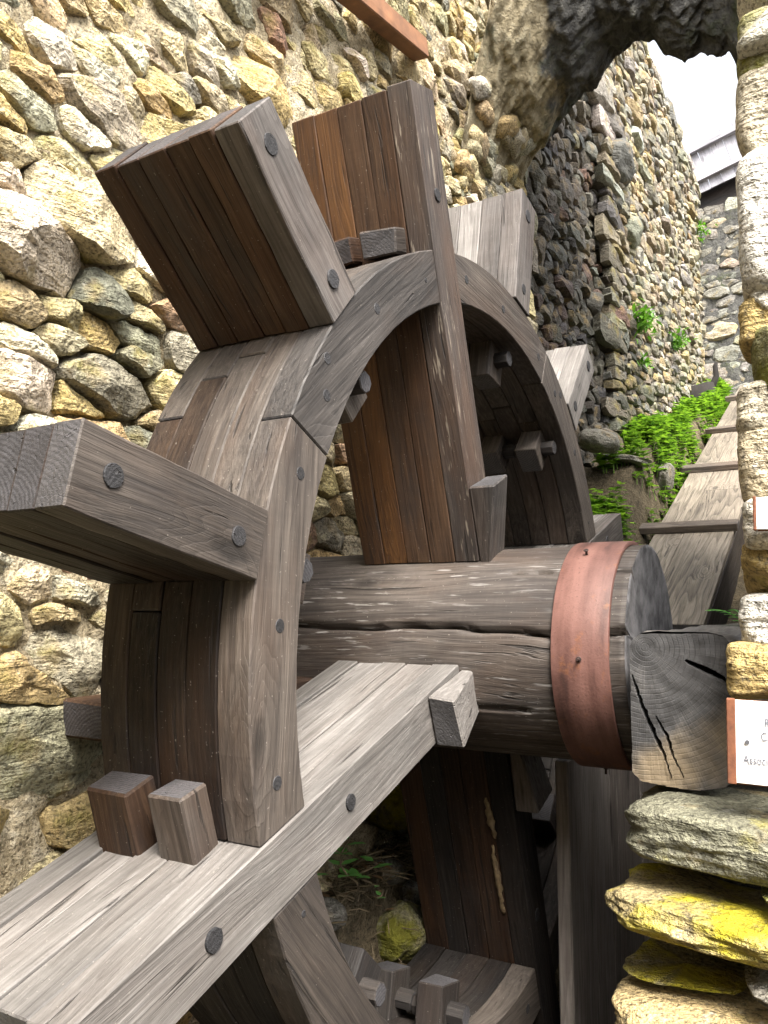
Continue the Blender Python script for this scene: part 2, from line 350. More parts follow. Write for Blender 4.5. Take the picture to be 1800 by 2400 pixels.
M['nettle'] = leaf_mat('nettle_leaf', (.025, .085, .008), (.26, .46, .03))
M['seedling'] = leaf_mat('seedling_leaf', (.09, .32, .07), (.22, .52, .11))
M['moss'] = leaf_mat('moss_tuft_leaf', (.05, .15, .012), (.14, .32, .02))
M['dryleaf'] = leaf_mat('dry_leaf', (.14, .07, .03), (.28, .18, .09))

# ------------------------------------------------------------------ stones
def voronoi(region, spacing, aniso, seed, jitter=.5, inside=None, skew=0.):
    """power cells on a plane region (a0,a1,b0,b1); aniso = length:height of a stone; spacing(a,b) gives the height of a stone there"""
    g = np.random.RandomState(seed); a0, a1, b0, b1 = region
    P = []; rad = []; cell = {}
    tries = 0; cs = .4 * min(spacing(a0, b0), spacing(a1, b1), spacing(a0, b1), spacing(a1, b0))
    best = max(spacing(a0, b0), spacing(a1, b1), spacing(a0, b1), spacing(a1, b0))
    fails = 0
    while fails < 2600 and len(P) < 3000:
        a, b = g.uniform(a0, a1), g.uniform(b0, b1); h = spacing(a, b) * g.choice((.55, .75, .95, 1.15, 1.5), p=(.26, .24, .22, .18, .1))
        if inside and not inside(a, b): continue
        q = np.array((a / aniso, b - skew * (a - a0))); ok = True
        R_ = .5 * h
        if P:
            dd = np.hypot(PA[:len(P), 0] - q[0], PA[:len(P), 1] - q[1])
            if np.any(dd < (RA[:len(P)] + R_) * .80): ok = False
        else:
            PA = np.zeros((3001, 2)); RA = np.zeros(3001)
        if ok:
            PA[len(P)] = q; RA[len(P)] = R_; P.append(q); fails = 0
        else: fails += 1
    n = len(P); PA = PA[:n]; RA = RA[:n]; out = []
    for i in range(n):
        ri = RA[i]; L = ri * 2.6
        poly = [PA[i] + np.array(v) * L for v in ((-1, -1), (1, -1), (1, 1), (-1, 1))]
        dd = np.hypot(*(PA - PA[i]).T); order = np.argsort(dd)[1:26]
        for j in order:
            d = dd[j]
            if d > (ri + RA[j]) * 2.6: continue
            nrm = (PA[j] - PA[i]) / d; t = (d * d + ri * ri - RA[j] ** 2) / (2 * d)
            new = []
            for k in range(len(poly)):
                p, q = poly[k], poly[(k + 1) % len(poly)]
                sp_, sq = (p - PA[i]) @ nrm - t, (q - PA[i]) @ nrm - t
                if sp_ <= 0: new.append(p)
                if sp_ * sq < 0: new.append(p + (q - p) * (sp_ / (sp_ - sq)))
            poly = new
            if len(poly) < 3: break
        if len(poly) < 3: continue
        un = lambda p: (p[0] * aniso, p[1] + skew * (p[0] * aniso - a0))
        out.append((np.array(un(PA[i])), np.array([un(p) for p in poly]), ri))
    return out

def stone_geo(poly, gap, H, depth, seed, N=20, K=4, p=2.4, facets=2, rough=1., rounded=False):
    """a stone filling a joint cell: verts are (a, b, height)"""
    g = random.Random(seed)
    c = poly.mean(axis=0)
    pl = poly
    for _ in range(2 if rounded else 1):                                    # round the corners
        q = []
        for k in range(len(pl)):
            u, v = pl[k], pl[(k + 1) % len(pl)]; q += [u * .93 + v * .07, u * .07 + v * .93]
        pl = np.array(q)
    seg = np.hypot(*(np.roll(pl, -1, 0) - pl).T); cum = np.concatenate([[0], np.cumsum(seg)])
    tt = np.linspace(0, cum[-1], N, endpoint=False); cl = np.vstack([pl, pl[:1]])
    bx = np.interp(tt, cum, cl[:, 0]); by = np.interp(tt, cum, cl[:, 1])
    rr = np.hypot(bx - c[0], by - c[1]); rm = rr.mean()
    f = np.clip(1 - gap / np.maximum(rr, 1e-4), .35, 1)
    bx = c[0] + (bx - c[0]) * f; by = c[1] + (by - c[1]) * f
    o = Vector((seed * 3.17 % 91, seed * 1.73 % 57, seed * .91 % 33)); fr = 1.1 / max(rm, .01)
    ta, tb = g.uniform(-.35, .35), g.uniform(-.25, .35)
    planes = [(g.uniform(.55, 1.0), m_ * math.cos(a_), m_ * math.sin(a_)) for m_, a_ in ((g.uniform(.2, 1.9), g.uniform(0, 6.283)) for _ in range(facets))]
    V = []; F = []
    for k in range(K + 1):
        s = 1 - (k / K) ** 1.25 if k < K else 0.
        n_ = N if k < K else 1
        for i in range(n_):
            x = (bx[i] - c[0]) * s if k < K else 0; y = (by[i] - c[1]) * s if k < K else 0
            z = H * max(0, 1 - s ** p) ** (1 / p)
            z += H * (ta * x + tb * y) / rm * (1 - s) * .9
            for h0, ga, gb in planes: z = min(z, H * (h0 + (ga * x + gb * y) / rm * .6) + H * .1)
            q = Vector((x * fr, y * fr, z * fr)) + o
            nv = noise.noise_vector(q) * rm * .11 * rough + noise.noise_vector(q * 2.7) * rm * .07 * rough + noise.noise_vector(q * 6) * rm * .03 * rough
            V.append((c[0] + x + nv.x * .8, c[1] + y + nv.y * .8, z + nv.z * (.4 + .8 * (1 - s))))
    for k in range(K - 1):
        for i in range(N):
            F.append((k * N + i, k * N + (i + 1) % N, (k + 1) * N + (i + 1) % N, (k + 1) * N + i))
    top = K * N
    for i in range(N): F.append(((K - 1) * N + i, (K - 1) * N + (i + 1) % N, top))
    b0 = len(V)
    for i in range(N): V.append((c[0] + (bx[i] - c[0]) * .93, c[1] + (by[i] - c[1]) * .93, -depth))
    for i in range(N): F.append((b0 + i, b0 + (i + 1) % N, (i + 1) % N, i))
    F.append(tuple(b0 + i for i in range(N))[::-1])
    return V, F, c

def add_tint(me, cols):
    at = me.color_attributes.new('tint', 'FLOAT_COLOR', 'POINT')
    at.data.foreach_set('color', np.asarray(cols, dtype=np.float32).ravel())
def pick(g, pal):
    c = pal[g.choice(len(pal), p=[x[0] for x in pal])][1]; f = g.uniform(.72, 1.22); 
    return [max(0, c[k] * f * g.uniform(.94, 1.06)) for k in range(3)] + [1.]

def rubble_wall(name, label, frame, region, spacing, aniso, palette, smat, mmat, seed, gap=.012, H=(.25, .5), depth=.05, mortar_step=.03,
                mortar_amp=.012, limit=300, offset=None, inside=None, lift=.02, facets=2, rough=1., hide=None, p=2.4, mortar_level=0., group=None, N=20, K=4, skew=0., tone=None):
    """frame(a,b,h) -> world point; every stone big enough in the photograph is an object, the rest one 'stuff' part"""
    g = np.random.RandomState(seed)
    base = frame(region[0], region[2], 0)
    root = empty(name, None, Matrix.Translation(base)); tag(root, label, 'stone wall', group)
    org = Vector(base)
    na = max(2, int((region[1] - region[0]) / mortar_step)); nb = max(2, int((region[3] - region[2]) / mortar_step)); V = []; F = []
    for j in range(nb + 1):
        for i in range(na + 1):
            a = region[0] + (region[1] - region[0]) * i / na; b = region[2] + (region[3] - region[2]) * j / nb
            q = Vector((a, b, seed))
            h = (mortar_level(a, b) if callable(mortar_level) else mortar_level) + mortar_amp * (noise.noise(q * 9) * 1. + noise.noise(q * 23) * .7 + noise.noise(q * 61) * .45)
            if offset: h += offset(a, b)
            V.append(Vector(frame(a, b, h)) - org)
    for j in range(nb):
        for i in range(na):
            a = region[0] + (region[1] - region[0]) * (i + .5) / na; b = region[2] + (region[3] - region[2]) * (j + .5) / nb
            if inside and not inside(a, b): continue
            k = j * (na + 1) + i; F.append((k, k + 1, k + na + 2, k + na + 1))
    link('mortar', mesh('mortar', V, F, True), mmat, root)
    items = []
    for idx, (ctr, poly, ri) in enumerate(voronoi(region, spacing, aniso, seed, inside=inside, skew=skew)):
        V, F, c = stone_geo(poly, gap * g.uniform(.5, 1.5), ri * g.uniform(*H) * 1.6, depth, seed * 131 + idx, p=p, facets=facets, rough=rough, N=N, K=K)
        of = offset(c[0], c[1]) if offset else 0
        of += g.uniform(-lift, lift * .6)
        W = [Vector(frame(x, y, z + of)) for x, y, z in V]
        pr = [project(q) for q in W[:N]]
        area = 0
        if all(pr):
            cx = sum(q[0] for q in pr) / N; cy = sum(q[1] for q in pr) / N
            if -60 < cx < 1860 and -60 < cy < 2460 and not (hide and hide(cx, cy)):
                area = abs(sum(pr[k][0] * pr[(k + 1) % N][1] - pr[(k + 1) % N][0] * pr[k][1] for k in range(N))) / 2
        tn = pick(g, palette)
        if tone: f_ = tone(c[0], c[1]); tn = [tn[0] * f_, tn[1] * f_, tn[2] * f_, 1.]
        items.append((area, W, F, tn, c))
    items.sort(key=lambda t: -t[0])
    rest_v, rest_f, rest_c = [], [], []
    for r, (area, W, F, tint, c) in enumerate(items):
        if r < limit and area > 60:
            ct = sum(W, Vector()) / len(W)
            me = mesh('stone', [q - ct for q in W], F, True); me.set_sharp_from_angle(angle=R(27)); add_tint(me, [tint] * len(W))
            link('stone', me, smat, root, Matrix.Translation(ct - org))
        else:
            k = len(rest_v); rest_v += [q - org for q in W]; rest_f += [tuple(k + i for i in f) for f in F]; rest_c += [tint] * len(W)
    if rest_v:
        me = mesh('small_stones', rest_v, rest_f, True); me.set_sharp_from_angle(angle=R(38)); add_tint(me, rest_c)
        o = link('small_stones', me, smat, root); o['kind'] = 'stuff'
    print(name, len(items), 'stones')
    return root

def boulder(name, mat, tint, size, loc, seed, parent=None, rot=(0, 0, 0), sub=4, strata=.0, rough=1., power=2.6, label=None, cat=None, bedding=26., cuts=9):
    """a free block: a superellipsoid broken by planes, noise and bedding steps"""
    g = random.Random(seed); bm = bmesh.new(); bmesh.ops.create_icosphere(bm, subdivisions=sub, radius=1)
    pl = [(Vector((g.gauss(0, 1), g.gauss(0, 1), g.gauss(0, 1))).normalized(), g.uniform(.72, .98)) for _ in range(cuts)]
    o = Vector((seed * 7.1 % 50, seed * 3.3 % 70, seed * 1.9 % 40))
    for v in bm.verts:
        d = v.co.normalized(); r = (abs(d.x) ** power + abs(d.y) ** power + abs(d.z) ** power) ** (-1 / power)
        q = d * r
        for n_, h in pl:
            e = q.dot(n_) - h * 1.08
            if e > 0: q -= n_ * e * .8
        q = q + noise.noise_vector(q * 1.3 + o) * .16 * rough + noise.noise_vector(q * 3.1 + o) * .07 * rough + noise.noise_vector(q * 8 + o) * .022 * rough
        if strata:
            s = q.z * size[2] * bedding + noise.noise(q * 1.2 + o) * 2.2
            st = (s - math.floor(s)); step = (st ** 3) - .5 + .8 * noise.noise(Vector((math.floor(s) * 5.3, q.x * 1.5, q.y * 1.5)) + o)
            q = q * (1 + strata * step * (1 - abs(d.z) ** 3))
        v.co = q
    for k in range(3):
        lo = min(v.co[k] for v in bm.verts); hi = max(v.co[k] for v in bm.verts)
        for v in bm.verts: v.co[k] = ((v.co[k] - lo) / (hi - lo) * 2 - 1) * size[k]
    me = bm_mesh(name, bm, True); add_tint(me, [list(tint) + [1.]] * len(me.vertices))
    o_ = link(name, me, mat, parent, Matrix.Translation(loc) @ Matrix.Rotation(rot[2], 4, 'Z') @ Matrix.Rotation(rot[1], 4, 'Y') @ Matrix.Rotation(rot[0], 4, 'X'))
    if label: tag(o_, label, cat)
    return o_

# ------------------------------------------------------------------ ground
XW = -.42                                     # face of the wall behind the wheel
def chute_z(y): return .023 + .4237 * (y - 1.303)
def sstep(a, b, x): t = min(1, max(0, (x - a) / (b - a))); return t * t * (3 - 2 * t)
def ground_z(x, y):
    pit = -1.12 - .35 * sstep(-.9, -1.6, y)
    ledge = -.50 - .28 * sstep(.0, -.5, y)
    z = pit + (ledge - pit) * sstep(-.255, -.34, x) * (1 - sstep(-.62, -.9, y))
    up = chute_z(min(y, 6)) - .22 + sstep(-.16, -.25, x) * float(np.interp(y, (1.2, 1.45, 2.08, 2.24, 2.8, 3.4, 4.5, 6), (.05, .35, .37, .50, .50, .38, .27, .2)))
    z = z + (up - z) * sstep(.75, 1.5, y)
    fade = sstep(.9, 1.6, abs(x)) if y > .4 else 0
    z = z * (1 - fade) + fade * -1.2
    return z + .035 * noise.noise(Vector((x * 5, y * 5, 0))) + .02 * noise.noise(Vector((x * 17, y * 17, 3)))
def axis(dense0, dense1, step, far):
    a = list(np.arange(dense0, dense1 + 1e-6, step)); b = []; d = step
    x = dense1
    while x < far: d *= 1.5; x += d; b.append(x)
    c = []; d = step; x = dense0
    while x > -far: d *= 1.5; x -= d; c.append(x)
    return c[::-1] + a + b
gx, gy = axis(-1.6, 1.2, .05, 400), axis(-2.2, 6.6, .06, 400)
V = [(x, y, ground_z(x, y) if abs(x) < 5 and abs(y) < 9 else -1.2) for y in gy for x in gx]
F = [(j * len(gx) + i, j * len(gx) + i + 1, (j + 1) * len(gx) + i + 1, (j + 1) * len(gx) + i) for j in range(len(gy) - 1) for i in range(len(gx) - 1)]
o = link('ground', mesh('ground', V, F, True), M['earth']); o['kind'] = 'structure'

# ------------------------------------------------------------------ walls
warm = [(.30, (.49, .405, .235)), (.24, (.44, .385, .25)), (.14, (.355, .325, .24)), (.12, (.47, .36, .17)), (.11, (.56, .51, .39)), (.055, (.20, .19, .15)), (.035, (.36, .23, .15))]
dark = [(.34, (.17, .155, .125)), (.3, (.24, .215, .165)), (.16, (.11, .11, .105)), (.1, (.30, .25, .16)), (.05, (.24, .15, .11)), (.05, (.32, .31, .28))]
pale = [(.35, (.44, .39, .28)), (.3, (.36, .335, .26)), (.15, (.27, .26, .23)), (.12, (.45, .35, .19)), (.08, (.52, .50, .44))]

def wheel_hides(px, py):                       # roughly the part of the photograph the wheel stands in front of
    return (480 < px < 1300 and 700 < py < 1300 and not (px < 560 and py < 900)) or (px > 620 and py > 1250) or (300 < px < 700 and 420 < py < 900)
def hollow(a, b):                              # bulges and a hole near the foot of the wall
    h = .022 * noise.noise(Vector((a * 2.1, b * 2.1, 5)))
    d = ((a - .20) / .20) ** 2 + ((b + .34) / .11) ** 2
    return h - .30 * max(0, 1 - d) ** .5
def near_inside(a, b): return ((a - .20) / .20) ** 2 + ((b + .34) / .10) ** 2 > 1.0
left = rubble_wall('stone_wall', 'tall lime-mortared wall of beige rubble stones filling the space behind the wheel',
    lambda a, b, h: (XW + h, a, b), (-1.35, 1.30, -.95, 2.75), lambda a, b: .185 if b < -.02 and a < .1 else .080, 1.95, warm, M['stone'], M['mortar'], 5,
    gap=.0035, H=(.30, .56), mortar_step=.018, mortar_amp=.018, offset=hollow, hide=wheel_hides, lift=.014, inside=None, rough=1.35, facets=7, N=28, K=6, p=5.5,
    mortar_level=lambda a, b: -.004 - .030 * sstep(.05, .35, noise.noise(Vector((a * 2.2, b * 2.2, 3))) + .26 * (.1 < b < .75) - .12 * (b > 1.1)), skew=-.12)
def far_off(a, b): return -.07 * sstep(2.9, 2.6, a) + .03 * noise.noise(Vector((a * 1.4, b * 1.4, 9)))
def damp_shade(a, b):                                # wet staining near the channel, plus arch and bank shade put into the tint
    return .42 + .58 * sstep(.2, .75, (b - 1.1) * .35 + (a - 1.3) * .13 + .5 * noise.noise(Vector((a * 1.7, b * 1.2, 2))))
dry = rubble_wall('stone_wall', 'dark dry-stone stretch of wall just past the arch, blackened by wet and by shade put into its tint',
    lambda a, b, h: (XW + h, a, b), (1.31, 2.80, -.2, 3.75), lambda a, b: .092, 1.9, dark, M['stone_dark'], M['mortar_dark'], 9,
    gap=.004, H=(.3, .6), mortar_step=.04, mortar_amp=.025, offset=far_off, lift=.02, rough=1.3, mortar_level=-.012, p=4., facets=4, N=16, K=4, tone=lambda a, b: .75 * damp_shade(a, b))
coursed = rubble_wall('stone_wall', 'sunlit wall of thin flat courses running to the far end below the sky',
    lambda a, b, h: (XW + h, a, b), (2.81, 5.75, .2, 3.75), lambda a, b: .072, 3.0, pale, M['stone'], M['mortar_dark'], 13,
    gap=.003, H=(.25, .6), mortar_step=.05, mortar_amp=.022, lift=.014, rough=1.2, mortar_level=-.012, p=4., facets=3, N=14, K=3, tone=lambda a, b: .78 * damp_shade(a, b))
cross = rubble_wall('stone_wall', 'grey flat-faced cross wall closing the far end under the plank panel',
    lambda a, b, h: (a, 5.72 - h, b), (-.60, .75, 1.4, 3.42), lambda a, b: .12, 1.9, [(.4, (.25, .235, .20)), (.35, (.20, .19, .17)), (.25, (.31, .28, .21))], M['stone'], M['vault'], 17,
    gap=.003, H=(.15, .38), mortar_step=.04, mortar_amp=.025, lift=.016, mortar_level=.0, N=16, K=4, rough=1.4, facets=4, p=4.)
# the wall on the other bank, seen only as a strip behind the pier
bank = rubble_wall('stone_wall', 'low side wall running back along the right of the plank chute',
    lambda a, b, h: (.60 - h, a, b), (.30, 5.7, -1.2, 2.2), lambda a, b: .17, 1.8, dark, M['stone_dark'], M['mortar_dark'], 21,
    gap=.01, H=(.4, .7), mortar_step=.09, mortar_amp=.02, lift=.03, limit=40, inside=lambda a, b: b < .25 + max(0, a - 1.3) * .42 or .55 < a < 1.45, N=12, K=3)

sky_blocker = rubble_wall('stone_wall', 'unseen rubble wall behind the camera, added to block low sky light',
    lambda a, b, h: (a, -3.3 + h, b), (-1.0, 3.4, -1.5, 2.0), lambda a, b: .26, 1.7, warm, M['stone'], M['mortar'], 25,
    gap=.008, H=(.3, .55), mortar_step=.08, mortar_amp=.02, limit=0, N=12, K=3)  # added out of view to cut the low sky light from behind the camera
flank = rubble_wall('stone_wall', 'rubble wall carrying on towards the photographer beyond the left of the picture',
    lambda a, b, h: (XW + h, a, b), (-3.3, -1.36, -1.5, 2.75), lambda a, b: .24, 1.7, warm, M['stone'], M['mortar'], 27,
    gap=.008, H=(.3, .55), mortar_step=.06, mortar_amp=.02, limit=0, N=12, K=3)
for o in (sky_blocker, flank):
    del o['label']; del o['category']; o['kind'] = 'structure'; o.name = 'unseen_wall'

# ------------------------------------------------------------------ vault over the channel
def vault():
    root = empty('stone_arch', None, Matrix.Translation((0, 1.2, 1.9)))
    tag(root, 'dark rough stone arch spanning the channel against the white sky', 'arch')
    org = Vector((0, 1.2, 1.9))
    back = [(-.46, 1.60), (-.42, 1.66), (-.36, 1.755), (-.31, 1.80), (-.25, 1.86), (-.208, 1.90), (-.16, 1.955), (-.112, 1.976), (-.06, 2.03), (-.02, 2.055), (.02, 2.085), (.035, 2.085), (.09, 2.05), (.12, 2.0), (.17, 1.965), (.20, 1.95), (.25, 1.955), (.29, 1.93), (.33, 1.945), (.37, 1.83), (.45, 1.8), (.75, 1.75)]
    nx, ny = 240, 70; V = []; F = []
    bx = [p[0] for p in back]; bz = [p[1] for p in back]
    def under(x, f):                                   # f = 0 front lip, 1 back lip
        zb = float(np.interp(x, bx, bz))
        xf = (x + .46)
        zf = 1.36 + 1.25 * (1 - math.exp(-xf * 2.9)) * 1.0
        return zf * (1 - f) + zb * f - .10 * math.sin(f * math.pi) * sstep(-.46, -.2, x)
    def yy(x, f): return .78 + .10 * math.sin(x * 7) * (1 - f) + (1.30 - .78) * f + .18 * (1 - f) * sstep(-.3, .5, x)
    for j in range(ny + 1):
        f = j / ny
        for i in range(nx + 1):
            x = -.48 + 1.25 * i / nx; q = Vector((x * 2, f * .5, 3))
            rib = abs(((x * 6.5 + .35 * f + .4 * noise.noise(q * 1.5)) % 1) - .5) * 2
            q2 = Vector((x * 3 + f * 1.1, f * 1.2, 1))
            ridge = 1 - abs(noise.noise(q2 * 2.1)) * 2; ridge2 = 1 - abs(noise.noise(Vector((x * 16 + f * 5, f * 5, 4)))) * 2
            z = under(x, f) + (.022 * rib ** 2 + .022 * (1 - ridge) + .018 * (1 - ridge2) + .022 * noise.noise(Vector((x * 9, f * 7, 1))) + .016 * noise.noise(Vector((x * 34, f * 22, 1))) + .008 * noise.noise(Vector((x * 80, f * 50, 1))) - .03) * (1 if j < ny else .45)
            V.append(Vector((x, yy(x, f), z)) - org)
    rows = ny + 1
    for k in range(52):                                # front face above the lip, leaning back
        for i in range(nx + 1):
            x = -.48 + 1.25 * i / nx; h = (k + 1) * .027
            y = yy(x, 0) + .01 + .45 * h + .03 * noise.noise(Vector((x * 41, h * 30, 8))) + .06 * noise.noise(Vector((x * 6, h * 6, 8))) + .03 * noise.noise(Vector((x * 17, h * 17, 8)))
            V.append(Vector((x, y, under(x, 0) + h)) - org)
    for j in range(ny):
        for i in range(nx):
            k = j * (nx + 1) + i; F.append((k, k + nx + 1, k + nx + 2, k + 1))
    off = rows * (nx + 1)
    for i in range(nx): F.append((i, i + 1, off + i + 1, off + i))
    for k in range(51):
        for i in range(nx):
            a = off + k * (nx + 1) + i; F.append((a, a + 1, a + nx + 2, a + nx + 1))
    # back face and top
    b0 = len(V)
    for i in range(nx + 1):
        x = -.48 + 1.25 * i / nx; V.append(Vector((x, 1.34, 2.62)) - org)
    for i in range(nx): a = ny * (nx + 1) + i; F.append((a, b0 + i, b0 + i + 1, a + 1))
    t0 = off + 51 * (nx + 1)
    for i in range(nx): F.append((t0 + i, t0 + i + 1, b0 + i + 1, b0 + i))
    me = mesh('vault', V, F, True); me.materials.append(M['vault']); me.materials.append(M['mortar'])
    nb = ny * nx
    me.polygons.foreach_set('material_index', [1 if nb <= q < nb + nx * 52 else 0 for q in range(len(F))])
    link('vault', me, None, root)
    g = random.Random(4)
    for n_ in range(26):                                # rubble showing through where the haunch springs from the wall
        x = -.46 + .13 * g.random(); f = g.uniform(-.0, .8)
        e = .004; dx = Vector((e, yy(x + e, f) - yy(x, f), under(x + e, f) - under(x, f))).normalized(); dy = Vector((0, yy(x, f + e) - yy(x, f), under(x, f + e) - under(x, f))).normalized()
        nr = dx.cross(dy).normalized(); nr = -nr if nr.z > 0 else nr; dy = nr.cross(dx)
        s = g.uniform(.03, .055); p = Vector((x, yy(x, f), under(x, f))) + nr * .004
        o = boulder('face_stone', M['stone'], pick(np.random.RandomState(500 + n_), warm)[:3], (s * .75, s * 1.35, .022), p - org, 400 + n_, root, sub=3, power=4)
        o.matrix_basis = basis(dx, dy, dx.cross(dy), p - org) @ Matrix.Rotation(g.uniform(-.5, .5), 4, 'Z')
vault()

# ------------------------------------------------------------------ the wheel
U = .75
RO, RI, LS, LP, RA = U, .8778 * U, 1.3699 * U, 1.3713 * U, .2604 * U
WID, T, XE = .3324 * U, .1156 * U, .3807 * U
wheel = empty('water_wheel', None, Matrix.Rotation(R(18), 4, 'X'))
tag(wheel, 'big weathered timber water wheel with twelve block paddles on a log axle', 'water wheel')
def spoke_frame(th, u=0, x=0, v=0):
    th = R(th); d = Vector((0, -math.sin(th), math.cos(th))); fr = Vector((0, -math.cos(th), -math.sin(th)))
    return basis(d, (1, 0, 0), -fr, Vector((x, 0, 0)) + d * u + fr * v)
def paddle(name, th, u0, u1, mats, npl, xoff=0., pegs=(), wid=WID, thick=T, label=None):
    root = empty(name, wheel, spoke_frame(th))
    if label: root['label'] = label
    g = random.Random(int(th) + 777)
    ws = [g.uniform(.85, 1.15) for _ in range(npl)]; tot = sum(ws); y = xoff
    for k in range(npl):
        pw = ws[k] / tot * wid
        e0, e1 = u0 + g.uniform(0, .0015), u1 + g.uniform(-.003, .0015)
        tk = thick + g.uniform(-.0035, .0005)*(k > 0)
        me = box_mesh(e1 - e0, pw - (.0024 if th == 90 else .0010), tk - (.0025 * (k % 2) if th == 90 else 0), .0017, .0007, None, 9)
        m = mats[min(k, len(mats) - 1)] if k == 0 else mats[g.randrange(1, len(mats))] if len(mats) > 1 else mats[0]
        link('plank', me, m, root, Matrix.Translation(((e0 + e1) / 2, y - pw / 2, g.uniform(-.001, .001) * (k > 0))))
        y -= pw
    for u, r in pegs:
        r *= g.uniform(.9, 1.12)
        o = link('peg', cyl_mesh(r * .86, .014, 18, r * .84, .0006, .07), M['dowel'], root, Matrix.Translation((u, xoff - .0132 + g.uniform(-.0003, .0016), g.uniform(-.003, .003))) @ Matrix.Rotation(R(90), 4, 'Z') @ Matrix.Rotation(g.uniform(0, 3), 4, 'X'))
    return root
za = math.sqrt(RA ** 2 - (T / 2) ** 2) - .004
spokes = ((0, 'flaked', ('flaked', 'paddle', 'orange', 'orange')), (90, 'silver', ('silver', 'silver')), (180, 'black', ('black', 'black', 'paddle')), (-90, 'grey', ('grey', 'silver')))
for th, _, mats in spokes:
    paddle('spoke_paddle', th, za, LS, [M[m] for m in mats], 5, .003, ((1.128 * U, .0150), (.755 * U, .0135)) if th else ((1.126 * U, .015),))
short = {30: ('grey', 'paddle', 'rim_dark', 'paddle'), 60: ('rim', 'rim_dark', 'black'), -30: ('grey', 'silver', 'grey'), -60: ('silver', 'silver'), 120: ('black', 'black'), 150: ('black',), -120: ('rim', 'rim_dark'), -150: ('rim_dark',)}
for th, mats in short.items():
    paddle('paddle', th, RO - .001, LP, [M[m] for m in mats], 6 if th in (30, 60) else 5, .004, ((1.06 * U, .0145), (1.31 * U, .0155)))

def rim_segment(th0, th1, x0, x1, ro, ri, mat, cut0=False, cut1=False, n=9):
    """a curved felloe; cut ends follow a spoke's flat face"""
    mid = R((th0 + th1) / 2); fr = spoke_frame(math.degrees(mid)); org = Vector((0, -math.sin(mid), math.cos(mid))) * ((ro + ri) / 2) + Vector(((x0 + x1) / 2, 0, 0))
    tang = Vector((0, -math.cos(mid), -math.sin(mid))); up = Vector((0, -math.sin(mid), math.cos(mid)))
    m = basis(tang, up.cross(tang), up, org); inv = m.inverted()
    bm = bmesh.new(); rows = []
    for i in range(n + 1):
        f = i / n; row = []
        for r, x in ((ri, x0), (ri, x1), (ro, x1), (ro, x0)):
            a0 = R(th0) + (math.asin((T / 2 + .0008) / r) if cut0 else 0); a1 = R(th1) - (math.asin((T / 2 + .0008) / r) if cut1 else 0)
            a = a0 + (a1 - a0) * f
            row.append(bm.verts.new(inv @ Vector((x, -math.sin(a) * r, math.cos(a) * r))))
        rows.append(row)
    for a, b in zip(rows, rows[1:]):
        for k in range(4): bm.faces.new((a[k], a[(k + 1) % 4], b[(k + 1) % 4], b[k]))
    bm.faces.new(rows[0]); bm.faces.new(rows[-1][::-1])
    bmesh.ops.recalc_face_normals(bm, faces=bm.faces[:])
    sharp_bevel(bm, .002, .6)
    return link('felloe', bm_mesh('felloe', bm), mat, rim, m)
rim = empty('rim', wheel)
g = random.Random(31)
layers = 5
for q in range(4):
    a, b = q * 90, q * 90 + 90
    for k in range(layers):
        x1 = -k * WID / layers - (0.0006 if k else 0); x0 = -(k + 1) * WID / layers + .0006
        if k == 0: cuts = [46.5]
        else: cuts = ([g.uniform(22, 38), g.uniform(55, 72)] if k % 2 else [g.uniform(40, 60)]) 
        if k in (2, 3) and q == 0: cuts = [28, 36, 63] if k == 2 else [39, 66]
        pts = [0] + cuts + [90]
        for i in range(len(pts) - 1):
            d0 = 0 if i == 0 else .06; d1 = 0 if i == len(pts) - 2 else .06
            mid_ = (pts[i] + pts[i + 1]) / 2
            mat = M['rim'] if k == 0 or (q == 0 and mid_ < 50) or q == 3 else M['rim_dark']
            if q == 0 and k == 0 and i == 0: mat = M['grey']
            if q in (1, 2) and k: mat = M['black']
            rim_segment(a + pts[i] + d0, a + pts[i + 1] - d1, x0, x1, RO - (g.uniform(0, .003) if k else 0), RI + (g.uniform(-.002, .002) if k else 0), mat, i == 0, i == len(pts) - 2, 10)
for q in range(4):                                            # dowels through the felloes
    for r, th in ((.935, 7.5), (.94, 23.2), (.972, 37), (.935, 40.5), (.937, 51), (.942, 82), (.93, 67)):
        rr = .0088 if th != 7.5 else .0045
        fr = spoke_frame(q * 90 + th + (g.uniform(-1.5, 1.5) if q else 0), r * U, .001)
        link('peg', cyl_mesh(rr, .012, 16, rr, .0008, .03), M['dowel'], rim, fr @ Matrix.Translation((0, -.0123, 0)) @ Matrix.Rotation(R(90), 4, 'Z'))
# tenons of the short paddles, pinned inside the rim
for th in short:
    for x, wd in ((-.075, .046), (-.175, .046)):
        lt = .074 + g.uniform(-.006, .006)
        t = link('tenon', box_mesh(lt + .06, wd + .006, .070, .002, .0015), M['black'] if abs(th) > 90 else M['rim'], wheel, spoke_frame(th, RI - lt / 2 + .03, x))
        link('pin', cyl_mesh(.019, .098, 8, .0175, .0015, .06), M['black'], t, Matrix.Translation((-.022, -.042, 0)) @ Matrix.Rotation(R(90), 4, 'Z'))
# keys that lock each full-length spoke against the outside of the rim
for th in (0, 90, 180, -90):
    for x, wd, u, hi in ((-.085, .068, .776, .038), (-.176, .068, .776, .034)):
        up = .078 if th == 90 else .06
        sc_ = .8 if th == 90 and x > -.1 else 1
        L = hi + T + up
        link('key_block', box_mesh(L, wd * sc_, .046, .003, .003), M['paddle'] if x < -.1 else M['rim'], wheel,
             spoke_frame(th, u + g.uniform(-.004, .002), x + .0, (hi - up) / 2) @ Matrix.Rotation(R(90), 4, 'Y') @ Matrix.Rotation(R(g.uniform(-3, 3)), 4, 'X'))
